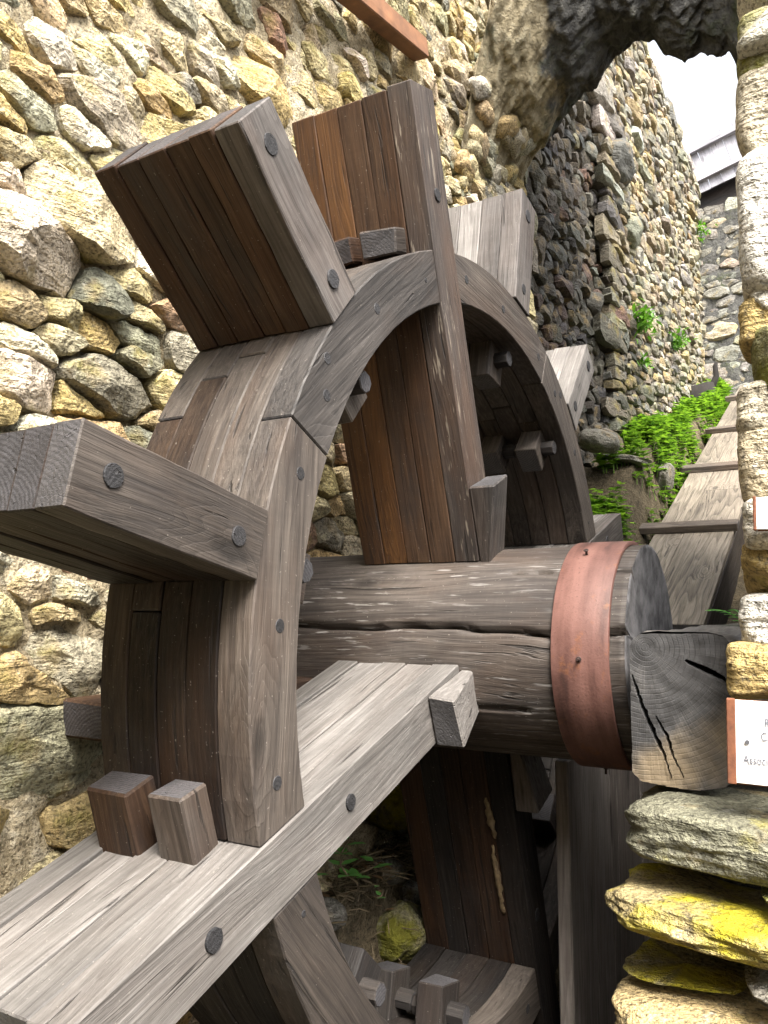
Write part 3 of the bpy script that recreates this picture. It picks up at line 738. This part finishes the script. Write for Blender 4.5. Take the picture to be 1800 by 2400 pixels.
# wedges driven beside the spokes where they enter the log
for th, x in ((0, -.012), (90, .012), (180, -.01), (-90, -.01)):
    fr = spoke_frame(th, 0, 0, 0); h_ = T / 2 - .002; u0, u1 = (.16, .328) if th == 0 else (.15, .312)
    V = [(u0, .0036, -h_), (u0, .020, -h_), (u0, .020, h_ - .01), (u0, .0036, h_ - .01), (u1, .0036, -h_ - .004), (u1, .054, -h_ - .004), (u1 + .006, .050, h_ - .004), (u1 + .004, .0036, h_)]
    bm = bmesh.new(); vs = [bm.verts.new(v) for v in V]
    for f in ((0, 1, 2, 3), (7, 6, 5, 4), (0, 4, 5, 1), (1, 5, 6, 2), (2, 6, 7, 3), (3, 7, 4, 0)): bm.faces.new([vs[i] for i in f])
    bmesh.ops.recalc_face_normals(bm, faces=bm.faces[:]); sharp_bevel(bm, .003)
    link('wedge', bm_mesh('wedge', bm), M['silver'] if th == 90 else M['grey'], wheel, fr)
# the log
def log_mesh():
    nth, nx = 220, 90; x0, x1 = -.62, XE; V = []; F = []
    cracks = [(58, -.62, .30, .005, .9), (25, .08, .30, .0018, 2.), (-20, -.3, .25, .0015, 3.), (-52, -.6, .1, .003, 4.), (98, -.5, .2, .0012, 5.), (150, -.4, .3, .006, 6.)]
    for i in range(nx + 1):
        x = x0 + (x1 - x0) * i / nx
        for k in range(nth):
            a = 2 * math.pi * k / nth
            fac = .5 - .5 * math.cos(15 * (a + .25 * noise.noise(Vector((x * 2, a, 1)))))        # adze facets
            r = RA * (1 - .006 * fac) + .0035 * noise.noise(Vector((x * 3, math.cos(a) * 2, math.sin(a) * 2))) - .0035
            for deg, c0, c1, wd, sd in cracks:
                da = (a - R(deg) - .10 * noise.noise(Vector((x * 3.1, sd, 0))) - .03 * noise.noise(Vector((x * 14, sd, 0))) + math.pi) % (2 * math.pi) - math.pi
                wid = wd * sstep(c0, c0 + .25, x) * (1 if c1 > .25 else 1 - sstep(c1 - .15, c1, x)) * (.75 + .5 * noise.noise(Vector((x * 5, sd, 2)))) / RA
                if wid > 0 and abs(da) < wid + .012: r -= .03 * max(0, 1 - abs(da) / (wid + .010))
            V.append((x, -math.sin(a) * r, math.cos(a) * r))     # angle measured from the top towards the front
    for i in range(nx):
        for k in range(nth):
            F.append((i * nth + k, (i + 1) * nth + k, (i + 1) * nth + (k + 1) % nth, i * nth + (k + 1) % nth))
    b = nx * nth; e = len(V); V.append((x1 - .004, 0, 0))
    rr = len(V)
    for k in range(nth): q = V[b + k]; V.append((x1 + .0015 + .002 * noise.noise(Vector(q) * 20), q[1] * .975, q[2] * .975))
    for k in range(nth): F.append((b + k, rr + k, rr + (k + 1) % nth, b + (k + 1) % nth)); F.append((rr + k, e, rr + (k + 1) % nth))
    me = mesh('axle', V, F, True); me.materials.append(M['log']); me.materials.append(M['log_end'])
    for p in me.polygons:
        if p.index >= len(F) - 2 * nth: p.use_smooth = False; p.material_index = 1
    return me
axle = link('axle', log_mesh(), M['log'], wheel)
def ring_strip(x0, x1, r0, r1, n=96, name='iron_band'):
    V = []; F = []
    for k in range(n):
        a = 2 * math.pi * k / n; j = .0012 * noise.noise(Vector((math.cos(a) * 2, math.sin(a) * 2, 4)))
        for x, r in ((x0, r0), (x0, r1), (x0 + .0012, r1 + .0008), (x1 - .0012, r1 + .0008), (x1, r1), (x1, r0)): V.append((x + j, -math.sin(a) * (r + j), math.cos(a) * (r + j)))
    for k in range(n):
        for i in range(5): F.append((k * 6 + i, k * 6 + i + 1, ((k + 1) % n) * 6 + i + 1, ((k + 1) % n) * 6 + i))
    return mesh(name, V, F, True)
band = link('iron_band', ring_strip(.2248 * U, .3495 * U, RA - .003, RA + .0035), M['band'], axle)
for th, x in ((13, .205), (72, .215), (150, .21), (-60, .212)):
    link('nail', cyl_mesh(.0022, .014, 8, .0022, 0), M['iron'], band, spoke_frame(th, RA, x))
    link('nail_head', cyl_mesh(.0045, .002, 10, .0045, .0005), M['iron'], band, spoke_frame(th, RA + (.012 if th == 13 else .004), x))
link('gudgeon_pin', cyl_mesh(.022, .06, 20), M['iron'], axle, Matrix.Translation((XE - .01, 0, -.03)))
# mason-wasp nests on the dark spoke and the wedge
def nest(pts, rad, m):
    V, F = tube(pts, rad, 12); V = [Vector(v) + noise.noise_vector(Vector(v) * 90) * .004 for v in V]
    o = link('mud_nest', mesh('mud_nest', V, F, True), M['mud'], wheel, m); return o
yf = -T / 2 - .001
def nest_line(p0, p1, n, r):
    return [(p0[0] + (p1[0] - p0[0]) * i / n, yf, p0[2] + (p1[2] - p0[2]) * i / n) for i in range(n + 1)], [r * min(1, .45 + 1.6 * min(i, n - i) / n) * (1 + .15 * math.sin(i * 1.7)) for i in range(n + 1)]
nest(*nest_line((-.054, 0, -.293), (-.046, 0, -.380), 14, .0062), None)
nest(*nest_line((-.0545, 0, -.395), (-.052, 0, -.545), 20, .0062), None)
nest([(.012, .012, .262 + .004 * i) for i in range(9)], [.003, .006, .007, .006, .008, .007, .005, .005, .003], Matrix.Translation((.006, T / 2, 0)))

# ------------------------------------------------------------------ bearing baulk, pier and signs on the right
def baulk():
    root = empty('bearing_beam', None, Matrix.Translation((.385, -.27, -.06)))
    tag(root, 'squared oak baulk with cracked sooty end grain, carrying the axle on the stone pier', 'beam')
    prof = [(-.074, -.092), (-.072, .085), (-.066, .098), (-.055, .104), (.040, .106), (.058, .101), (.072, .078), (.070, .02), (.072, -.03), (.069, -.080), (.05, -.100), (.015, -.108), (-.02, -.107), (-.062, -.103)]
    pts = []
    for k in range(len(prof)):
        a, b = Vector(prof[k]), Vector(prof[(k + 1) % len(prof)])
        for i in range(4): pts.append(a.lerp(b, i / 4))
    n = len(pts); V = []; F = []; ny = 14
    for j in range(ny + 1):
        y = .62 * j / ny
        for p in pts:
            q = Vector((p.x, y, p.y)); d = noise.noise_vector(q * 14) * .006 + noise.noise_vector(q * 45) * .002
            V.append((y + d.y * .3 * (j > 0), -(p.x + d.x), p.y + d.z))
    for j in range(ny):
        for k in range(n): F.append((j * n + k, j * n + (k + 1) % n, (j + 1) * n + (k + 1) % n, (j + 1) * n + k))
    F.append(tuple(range(n))[::-1]); F.append(tuple(range(ny * n, ny * n + n)))
    side = M['silver']
    me = mesh('beam_body', V, F, True); me.materials.append(M['grey']); me.materials.append(M['end'])
    me.polygons[len(F) - 2].material_index = 1; me.polygons[len(F) - 2].use_smooth = False
    m = Matrix.Rotation(R(90), 4, 'Z')
    # the sawn face as a fine grid with its drying cracks cut in
    cracks = [[(-.070, .045), (-.058, .005), (-.045, -.028), (-.033, -.055), (-.028, -.066), (-.021, -.095)], [(-.038, -.012), (-.024, -.038), (-.018, -.062), (-.004, -.092)], [(.005, .068), (.022, .060), (.04, .052), (.052, .046), (.066, .030)]]
    wds = (.0024, .0016, .0031)
    def seg(p, a, b):
        ab = b - a; t = max(0, min(1, (p - a).dot(ab) / ab.dot(ab))); return (p - a - ab * t).length, t
    gx_, gz_ = 160, 210; idx = {}; V2 = []; F2 = []
    poly = [Vector(p) for p in prof]
    def ins(x, z):
        c = False; j = len(poly) - 1
        for i in range(len(poly)):
            if (poly[i].y > z) != (poly[j].y > z) and x < (poly[j].x - poly[i].x) * (z - poly[i].y) / (poly[j].y - poly[i].y) + poly[i].x: c = not c
            j = i
        return c
    for b in range(gz_ + 1):
        for a in range(gx_ + 1):
            x = -.08 + .155 * a / gx_; z = -.112 + .222 * b / gz_
            p = Vector((x + .002 * noise.noise(Vector((x * 120, z * 120, 0))), z)); d = 0
            for cr, wd in zip(cracks, wds):
                for k in range(len(cr) - 1):
                    dist, t = seg(p, Vector(cr[k]), Vector(cr[k + 1])); f = (k + t) / (len(cr) - 1)
                    ww = wd * (math.sin(min(1, f * 1.05 + .05) * math.pi) * .9 + .25) if wd < .004 else wd * (.25 + f)
                    d = max(d, min(1, max(0, (ww * 1.25 - dist) / (ww * .5))))
            V2.append((.035 * d - .004 + .0015 * noise.noise(Vector((x * 60, z * 60, 2))) + (.05 * max(0, math.hypot(x * 1.1, z * .8) - .088)), -x, z))
    for b in range(gz_):
        for a in range(gx_):
            x = -.08 + .155 * (a + .5) / gx_; z = -.112 + .222 * (b + .5) / gz_
            if ins(x, z): k = b * (gx_ + 1) + a; F2.append((k, k + gx_ + 1, k + gx_ + 2, k + 1))
    # leave the body open in front; the sawn face closes it
    me2 = mesh('sawn_end', V2, F2, False); 
    Fb = F[:-2] + [F[-1]]
    me = mesh('beam_body', V, Fb, True)
    body = link('timber_body', me, M['silver'], root, m)
    link('sawn_end', me2, M['end'], body)
baulk()

pier = empty('stone_pier', None, Matrix.Translation((.5, -.3, -.9))); PO = Vector((.5, -.3, -.9))
tag(pier, 'dry-stone pier of large lichened blocks stacked at the right edge under the axle end', 'stone pier')
def pier_stone(l, t, rr, b, y, mat, tint, seed, dep=.14, strata=.03, power=3.2, label=None, rough=.8, tilt=0., sub=5, cuts=3):
    """block whose front shows between pixel columns l..rr and rows t..b at depth y"""
    p, q = at_y(l, t, y), at_y(rr, b, y)
    p2 = at_y(l, b, y); x0 = (p.x + p2.x) / 2
    c = Vector(((x0 + q.x) / 2, y, (p.z + q.z) / 2))
    o = boulder('stone', mat, tint, ((q.x - x0) / 2, dep, (p.z - q.z) / 2), c - PO, seed, pier, (0, tilt, 0), sub=sub, strata=strata, power=power, rough=rough, cuts=cuts)
    if label: o['label'] = label
    return o
# below the beam
pier_stone(1482, 1846, 2090, 2068, -.27, M['stone_pier'], (.175, .17, .12), 3, .13, .03, 4.5, 'silvery laminated block right under the beam', tilt=R(3), cuts=1)
pier_stone(1438, 2050, 2010, 2246, -.32, M['stone_yellow'], (.36, .29, .14), 8, .12, .03, 4., 'long flat block coated in bright yellow lichen', tilt=R(4), cuts=1)
pier_stone(1476, 2228, 1762, 2294, -.31, M['stone_yellow'], (.28, .235, .12), 12, .08, .02, 4., 'thin tongue-shaped stone between two bigger yellowish ones', tilt=R(-1))
pier_stone(1438, 2274, 2060, 2560, -.34, M['stone_pier'], (.42, .32, .16), 15, .13, .02, 4.6, 'pale ochre boulder at the bottom corner')
pier_stone(1750, 2225, 1990, 2330, -.31, M['stone_pier'], (.26, .24, .2), 16, .12, .02, 2.6)
pier_stone(1780, 2052, 2000, 2110, -.30, M['stone_moss'], (.3, .3, .2), 18, .12, .02, 2.6)
pier_stone(1450, 2540, 2100, 2800, -.33, M['stone_pier'], (.34, .3, .2), 19, .2, .02, 3)
pier_stone(1430, 2780, 2100, 3100, -.33, M['stone_pier'], (.34, .3, .2), 20, .2, .02, 3)
# above the beam, beside the sign and up the pier's edge
tints = [(.54, .48, .36), (.55, .46, .28), (.46, .44, .36), (.60, .56, .47), (.52, .44, .30)]
col_st = [(1712, 1500, 1990, 1640, 'y'), (1745, 1395, 2010, 1515, 'w'), (1745, 1280, 2010, 1400, 'y'), (1752, 1185, 2010, 1290, 'p'), (1742, 1025, 2010, 1190, 'p'), (1738, 935, 2010, 1030, 'p'),
          (1768, 815, 2010, 940, 'm'), (1742, 745, 2010, 825, 'y'), (1750, 690, 2010, 755, 'p'), (1738, 425, 2010, 705, 'w'), (1735, 235, 2010, 440, 'p'), (1737, 130, 2010, 262, 'm'), (1733, 70, 2010, 150, 'p'), (1733, -60, 2010, 85, 'p'),
          (1733, -240, 2010, -50, 'w'), (1733, -420, 2010, -230, 'p'), (1733, -600, 2010, -410, 'p')]
for i, (l, t, rr, b, k) in enumerate(col_st):
    mat = {'y': M['stone_pier'], 'w': M['stone_pier'], 'p': M['stone_pier'], 'm': M['stone_moss']}[k]
    tint = {'y': (.46, .34, .14), 'w': (.68, .65, .58), 'p': tints[i % 5], 'm': (.36, .34, .2)}[k]
    pier_stone(l, t - 6, rr, b + 6, -.24 - .02 * (i % 3 == 0), mat, tint, 40 + i, .11, .014, 7.0, rough=.36, sub=5, cuts=2)
# rubble core behind the facing stones
core = box_mesh(1.95, .15, .52, .02, .02)
link('rubble_core', core, M['mortar_dark'], pier, Matrix.Translation((.80 - PO.x, -.15 - PO.y, .45 - PO.z)) @ Matrix.Rotation(R(-90), 4, 'Y'))
link('rubble_core', box_mesh(.95, .36, .44, .02, .02), M['mortar_dark'], pier, Matrix.Translation((.56 - PO.x, -.02 - PO.y, -.70 - PO.z)) @ Matrix.Rotation(R(-90), 4, 'Y'))
# small stones packed behind the beam
for i in range(0):
    boulder('packing_stone', M['stone_pier'], tints[i % 5], (.05 + .02 * rnd.random(), .05, .035), Vector((.42 + .03 * rnd.random(), -.16 + .09 * i, .07 + .02 * rnd.random())) - PO, 80 + i, pier, sub=3)

def text_mesh(body, size):
    cu = bpy.data.curves.new('text', 'FONT'); cu.body = body; cu.size = size; cu.extrude = .0002; cu.resolution_u = 3
    ob = bpy.data.objects.new('tmp', cu); col.objects.link(ob); dg = bpy.context.evaluated_depsgraph_get(); dg.update()
    me = bpy.data.meshes.new_from_object(ob.evaluated_get(dg)); bpy.data.objects.remove(ob); bpy.data.curves.remove(cu)
    me.materials.clear(); return me
def sign(label, corner, w_, h_, y, strip, texts, screws):
    p = at_y(*corner, y)
    root = empty('sign', None, Matrix.Translation(p) @ Matrix.Rotation(R(6), 4, 'Z') @ Matrix.Rotation(R(1.5), 4, 'Y')); tag(root, label, 'sign')
    link('plate', box_mesh(w_, .003, h_, .0006), M['plate'], root, Matrix.Translation((w_ / 2, 0, -h_ / 2)))
    link('rusty_frame', box_mesh(strip, .012, h_ + .003, .001, .0003), M['rust'], root, Matrix.Translation((-strip / 2 + .0005, .001, -h_ / 2)))
    link('rusty_backing', box_mesh(w_, .006, h_ + .002, .001, .0003), M['rust'], root, Matrix.Translation((w_ / 2 + .001, .0052, -h_ / 2 - .001)))
    for body, size, x, z in texts:
        link('lettering', text_mesh(body, size), M['ink'], root, Matrix.Translation((x, -.0026, -z)) @ Matrix.Rotation(R(90), 4, 'X') @ Matrix.Diagonal((.70, 1, 1, 1)))
    for x, z, r in screws:
        s_ = link('screw', cyl_mesh(r, .003, 16, r * .8, 0), M['screw'], root, Matrix.Translation((x, -.001, -z)) @ Matrix.Rotation(R(-90), 4, 'Z'))
sign('white metal sign in a rusty frame standing on the pier beside the beam end', (1722, 1640), .155, .100, -.38, .0105,
     [('Ro', .0150, .0326, .0300), ('Con', .0150, .0282, .0468), ('Associa', .0150, .0082, .0755)], [(.0133, .0497, .0032)])
sign('small white sign with faded print fixed higher up the pier', (1771, 1166), .12, .040, -.385, .004,
     [], [(.09, .02, .002)])

# ------------------------------------------------------------------ plank chute
CA = math.atan(.4237)
chute = empty('plank_chute', None, Matrix.Translation((0, 1.303, .023)) @ Matrix.Rotation(CA, 4, 'X'))
tag(chute, 'long boarded water chute with cross battens climbing away behind the wheel', 'chute')
CL = 5.6
def along(y): return (y - 1.303) / math.cos(CA)
rz = Matrix.Rotation(R(90), 4, 'Z')
for x0, x1, segs in ((-.152, -.030, (0, 2.2, 3.9, CL)), (-.028, .168, (0, 1.6, 3.3, CL))):
    for a, b in zip(segs, segs[1:]):
        link('board', box_mesh(b - a - .003, x1 - x0, .024, .002, .001), M['chute'], chute, Matrix.Translation(((x0 + x1) / 2, (a + b) / 2, -.012)) @ rz)
for x in (-.146, .160):
    for a, b in ((0.01, 2.7), (2.703, CL)):
        link('side_board', box_mesh(b - a, .022, .22, .002, .001), M['black'], chute, Matrix.Translation((x, (a + b) / 2, -.136)) @ rz)
link('floor_board', box_mesh(CL, .28, .02, .002), M['black'], chute, Matrix.Translation((.008, CL / 2, -.235)) @ rz)
link('end_board', box_mesh(.31, .05, .02, .002, .001), M['chute'], chute, Matrix.Translation((.02, -.045, -.03)))
for y, xl, xr in ((2.185, -.215, .185), (3.13, -.205, .18), (4.03, -.19, .18), (5.07, -.19, .18), (6.05, -.18, .18)):
    link('batten', box_mesh(xr - xl, .062, .034, .003, .002), M['batten'], chute, Matrix.Translation(((xl + xr) / 2, along(y) + .01, .0175)) @ Matrix.Rotation(R(rnd.uniform(-.8, .8)), 4, 'Z'))

# ------------------------------------------------------------------ plank partition below the log, between wheel and pier
PX = .075
pa, pb, pt = at_x(1332, 1900, PX), at_x(1500, 1900, PX), at_x(1332, 1783, PX)
part = empty('plank_partition', None, Matrix.Translation((PX, pa.y, -1.1))); tag(part, 'dark upright plank partition under the axle between the wheel and the stone pier', 'partition')
ys = [0] + [at_x(q, 1900, PX).y - pa.y for q in (1393, 1432, 1447, 1502)] + [at_x(1502, 1900, PX).y - pa.y + .30]
for i, (y0, y1) in enumerate(zip(ys, ys[1:])):
    h = pt.z + 1.1 - .004 * i
    link('plank', box_mesh(h, y1 - y0 - .002, .028 - .003 * (i % 2), .003, .002), M['pale_board'], part,
         Matrix.Translation((-.014, (y0 + y1) / 2, h / 2)) @ Matrix.Rotation(R(-90), 4, 'Y') @ Matrix.Rotation(0, 4, 'X'))
print('partition', pa, pb, pt)

# ------------------------------------------------------------------ far panel of vertical boards
A_, B_, C_, D_ = at_y(1590, 352, 6.3), at_y(1752, 268, 6.3), at_y(1636, 457, 6.3), at_y(1752, 405, 6.3)
panel = empty('board_panel', None, Matrix.Translation(A_)); tag(panel, 'pale grey panel of upright boards with two rails at the top of the far wall', 'plank panel')
dx = (B_ - A_); slope = math.atan2(dx.z, dx.x); hgt = .52
panel.rotation_euler = (0, -slope, 0)
for i in range(9):
    x = -.20 + .115 * (i + .5)
    link('board', box_mesh(hgt, .112, .025, .003, .002), M['fence'], panel, Matrix.Translation((x, 0, -hgt / 2)) @ Matrix.Rotation(R(90), 4, 'Y') @ Matrix.Rotation(R(90), 4, 'X'))
for dz in (-.10, -.40):
    link('rail', box_mesh(1.1, .05, .045, .003, .002), M['fence'], panel, Matrix.Translation((.30, -.04, dz)))
link('shed_boarding', box_mesh(1.3, .03, 1.0, .003), M['black'], panel, Matrix.Translation((.50, .10, -.95)))

# ------------------------------------------------------------------ timber on the left wall
a, b = at_x(845, 0, XW + .06), at_x(985, 118, XW + .06)
d = (b - a).normalized(); ln = (b - a).length + .5
o = link('timber_rail', box_mesh(ln, .05, .055, .003, .002), M['lintel'], None, basis(d, (1, 0, 0), d.cross(Vector((1, 0, 0))), b - d * ln / 2))
tag(o, 'terracotta red square timber fixed high on the mortared wall', 'beam')
lb = empty('wall_bearing', None, Matrix.Translation((-.36, -.66, -.08))); tag(lb, 'dark timber bearing let into the wall beside the front of the rim', 'beam')
link('sill', box_mesh(1.5, .11, .055, .004, .003), M['paddle'], lb, Matrix.Translation((.0, .74, -.0)) @ rz)
link('cheek', box_mesh(.34, .028, .10, .004, .003), M['grey'], lb, Matrix.Translation((-.005, .10, .17)) @ Matrix.Rotation(R(-78), 4, 'Y') @ Matrix.Rotation(R(20), 4, 'X'))

# ------------------------------------------------------------------ plants, rocks, litter
def leaf(V, F, p, d, up, L, W):
    d = d.normalized(); s = d.cross(up).normalized(); n = s.cross(d)
    k = len(V); V += [p, p + d * L * .35 + s * W - n * L * .03, p + d * L * .75 + s * W * .6 - n * L * .1, p + d * L - n * L * .2, p + d * L * .75 - s * W * .6 - n * L * .1, p + d * L * .35 - s * W - n * L * .03]
    F += [(k, k + 1, k + 2), (k, k + 2, k + 3), (k, k + 3, k + 4), (k, k + 4, k + 5)]
def nettles(spots, seed):
    g = random.Random(seed); V = []; F = []
    for p, h in spots:
        lean = Vector((g.uniform(-.3, .3), g.uniform(-.4, .2), 1)).normalized(); q = Vector(p); tiers = max(2, int(h / .028))
        top = q + lean * h; s = lean.orthogonal().normalized() * .0018
        k = len(V); V += [q - s, q + s, top + s * .5, top - s * .5]; F.append((k, k + 1, k + 2, k + 3))
        for t in range(tiers):
            c = q.lerp(top, .25 + .75 * (t + 1) / tiers); a0 = g.uniform(0, 3)
            for a in (0, math.pi, 1.57, 4.71):
                a += a0 + g.uniform(-.3, .3)
                leaf(V, F, c, Vector((math.cos(a), math.sin(a), g.uniform(-.1, .5))), Vector((0, 0, 1)), g.uniform(.018, .058) * (1.1 - .5 * t / tiers), g.uniform(.007, .018))
    return V, F
g = random.Random(8); spots = []
for _ in range(3000):
    y = g.uniform(1.25, 5.6); x = g.uniform(-.40, -.165)
    dens = noise.noise(Vector((x * 5, y * 2.2, 4))) + .25
    dens += .65 * (y < 2.0) + .25 * (2.25 < y < 3.2)
    if 2.06 < y < 2.22: dens -= .6
    if dens < g.uniform(.05, .55): continue
    spots.append(((x, y, ground_z(x, y) - .005), g.uniform(.03, .11) * (.7 + .6 * g.random())))
V, F = nettles(spots, 3)
o = link('nettles', mesh('nettles', V, F), M['nettle']); o['kind'] = 'stuff'; o['label'] = 'bright green nettles covering the bank beside the chute'
def tuft(label, p, rad, n, mat, cat='plant', name='fern_tuft', up=(1, -.3, .2), s=.05):
    g = random.Random(int(p.x * 1000 + p.z * 997)); V = []; F = []
    for _ in range(n):
        d = Vector((g.gauss(0, 1), g.gauss(0, 1), g.gauss(0, 1))).normalized() + Vector(up) * .6
        q = Vector((g.gauss(0, rad), g.gauss(0, rad), g.gauss(0, rad))) * .5
        leaf(V, F, q, d, Vector((0, 0, 1)), g.uniform(.5, 1.2) * s, s * .22)
    o = empty(name, None, Matrix.Translation(p)); tag(o, label, cat); link('foliage', mesh('foliage', V, F), mat, o)
tuft('lime green fern tuft growing from the dark dry-stone wall', at_x(1502, 748, XW + .05), .075, 150, M['moss'])
tuft('small green fern on the pale coursed wall above the nettles', at_x(1588, 798, XW + .05), .06, 80, M['moss'])
tuft('tiny green sprig low on the dark dry-stone wall', at_x(1508, 850, XW + .05), .03, 30, M['moss'])
tuft('little green fern at the joint of coursed wall and cross wall', at_y(1645, 545, 5.6), .06, 60, M['moss'], up=(0, -1, .2))
# fern by the pier
def frond_plant(label, base, n, L, mat, seed, lean=(0, 0, 1)):
    g = random.Random(seed); root = empty('fern', None, Matrix.Translation(base)); tag(root, label, 'fern')
    for i in range(n):
        a = 2 * math.pi * i / n + g.uniform(-.4, .4); V = []; F = []; pts = []
        for k in range(9):
            t = k / 8; pts.append(Vector((math.cos(a) * L * t * .8, math.sin(a) * L * t * .8, L * (t * .75 - t * t * .45))))
        for k in range(1, 9):
            d = (pts[k] - pts[k - 1]).normalized(); s_ = d.cross(Vector((0, 0, 1))).normalized()
            for sg in (-1, 1): leaf(V, F, pts[k], s_ * sg + d * .4, Vector((0, 0, 1)), L * .26 * (1.1 - k / 9), L * .045)
        tv, tf = tube(pts, .0012, 4); k0 = len(V); V += tv; F += [tuple(k0 + i_ for i_ in f) for f in tf]
        link('frond', mesh('frond', V, F), mat, root)
frond_plant('green fern sprouting between the beam top and the pier', Vector((.415, .24, .045)), 8, .10, M['seedling'], 4)
def seedling(label, base, h, n, L, seed):
    g = random.Random(seed); root = empty('seedling', None, Matrix.Translation(base)); tag(root, label, 'plant')
    pts = [Vector((.02 * math.sin(k * .9 + seed), .015 * math.cos(k * 1.3), h * k / 6)) for k in range(7)]
    V, F = tube(pts, .0022, 5); link('stem', mesh('stem', V, F, True), M['twig'], root)
    for i in range(n):
        p = pts[2 + (i * 4 // n) + (1 if i == n - 1 else 0)]; a = i * 2.4 + g.uniform(-.3, .3); V = []; F = []
        leaf(V, F, Vector((0, 0, 0)), Vector((math.cos(a), math.sin(a), .35)), Vector((0, 0, 1)), L * g.uniform(.8, 1.2), L * .28)
        link('leaf', mesh('leaf', V, F, True), M['seedling'], root, Matrix.Translation(p))
def gp(px, py, x): p = at_x(px, py, x); return p
s1 = gp(815, 2085, -.32); seedling('tallest round-leaved seedling, just below the sloping board', s1, at_x(830, 1960, -.32).z - s1.z, 10, .038, 1)
s2 = gp(750, 2080, -.33); seedling('leafy sprig against the lower curve of the rim', s2, .07, 9, .030, 2)
s3 = gp(860, 2075, -.31); seedling('three bright leaves in the dry litter', s3, .05, 5, .040, 3)
s4 = gp(880, 2110, -.30); seedling('smallest seedling beside the mossy rock', s4, .03, 3, .02, 5)
boulder('mossy_rock', M['stone_moss'], (.22, .2, .12), (.066, .07, .062), at_x(935, 2185, -.31), 61, None, sub=5, power=2.3, label='rounded yellow-green mossy rock behind the lower spoke', cat='rock')
boulder('lichen_rock', M['stone_yellow'], (.34, .29, .15), (.10, .10, .085), at_x(945, 1870, -.40), 62, None, sub=5, power=2.3, label='ochre lichened boulder above the dark hollow at the foot of the wall', cat='rock')
for i, (px, py, x, s, lab) in enumerate(((905, 2040, -.36, .05, 'small dark stone in the litter under the hollow'), (965, 2090, -.33, .04, 'pale grey stone lying in the litter'), (760, 2140, -.34, .05, 'dark stone half hidden by the lower rim'))):
    boulder('loose_stone', M['stone_dark'] if i != 1 else M['stone'], (.16, .15, .13) if i != 1 else (.36, .35, .33), (s, s * .8, s * .6), at_x(px, py, x), 70 + i, None, sub=3, label=lab, cat='stone')
# litter of twigs, straw and dry leaves on the ledge and by the pier
g = random.Random(19); V = []; F = []
for _ in range(900):
    if g.random() < .75: x, y = g.uniform(-.40, -.265), g.uniform(-.25, .75)
    else: x, y = g.uniform(.10, .34), g.uniform(-.1, .9)
    z = ground_z(x, y) + g.uniform(.0, .02); a = g.uniform(0, 6.3); L = g.uniform(.02, .09)
    d = Vector((math.cos(a), math.sin(a), g.uniform(-.2, .35))); k = len(V)
    tv, tf = tube([Vector((x, y, z)), Vector((x, y, z)) + d * L * .5 + Vector((0, 0, g.uniform(-.004, .008))), Vector((x, y, z)) + d * L], g.uniform(.0006, .0016), 4)
    V += tv; F += [tuple(k + i for i in f) for f in tf]
o = link('twigs', mesh('twigs', V, F), M['twig']); o['kind'] = 'stuff'; o['label'] = 'dry twigs and straw scattered at the foot of the wall'
V = []; F = []
for _ in range(160):
    x, y = g.uniform(-.40, -.265), g.uniform(-.25, .75); a = g.uniform(0, 6.3)
    leaf(V, F, Vector((x, y, ground_z(x, y) + g.uniform(.004, .02))), Vector((math.cos(a), math.sin(a), g.uniform(-.1, .3))), Vector((0, 0, 1)), g.uniform(.015, .03), g.uniform(.005, .009))
o = link('dry_leaves', mesh('dry_leaves', V, F), M['dryleaf']); o['kind'] = 'stuff'; o['label'] = 'brown dead leaves in the litter'
# ledge rocks between wall and chute
for i, (px, py, x, sz, mt, lab) in enumerate((
    (1405, 1035, -.36, (.09, .13, .05), 'stone_dark', 'grey ledge rock wedged against the dark wall left of the nettles'),
    (1560, 1118, -.20, (.035, .13, .075), 'stone_dark', 'grey sloping boulder beside the chute edge'),
    (1470, 1078, -.29, (.11, .10, .022), 'stone_dark', 'dark slab overhanging the hollow in the bank'))):
    boulder('ledge_rock', M[mt], (.17, .16, .13), sz, at_x(px, py, x), 90 + i, None, (0, R(12), 0), sub=4, strata=.03, label=lab, cat='rock')
boulder('wall_boulder', M['stone_dark'], (.19, .20, .15), (.07, .14, .10), at_x(1478, 545, XW + .0), 95, None, sub=4, power=2.2, label='large round boulder jutting out of the dark wall', cat='rock')
boulder('corbel_block', M['stone_dark'], (.09, .09, .08), (.09, .17, .12), at_x(1445, 385, XW - .01), 96, None, sub=4, power=4, label='blackened corbel block high on the dry-stone wall', cat='stone block')
# charred stump
st = empty('tree_stump', None, Matrix.Translation(at_y(1640, 935, 5.0))); tag(st, 'black rotten stump with a curled prong at the end of the nettles', 'tree stump')
V, F = tube([(0, 0, -.12), (0, 0, .0), (.01, 0, .10)], [.13, .12, .10], 14); V = [Vector(v) + noise.noise_vector(Vector(v) * 9) * .03 for v in V]
link('trunk', mesh('trunk', V, F, True), M['char'], st)
V, F = tube([(.06, 0, .06), (.10, 0, .10), (.125, 0, .16), (.12, 0, .24), (.13, 0, .27)], [.035, .028, .022, .018, .012], 8)
link('prong', mesh('prong', V, F, True), M['char'], st)
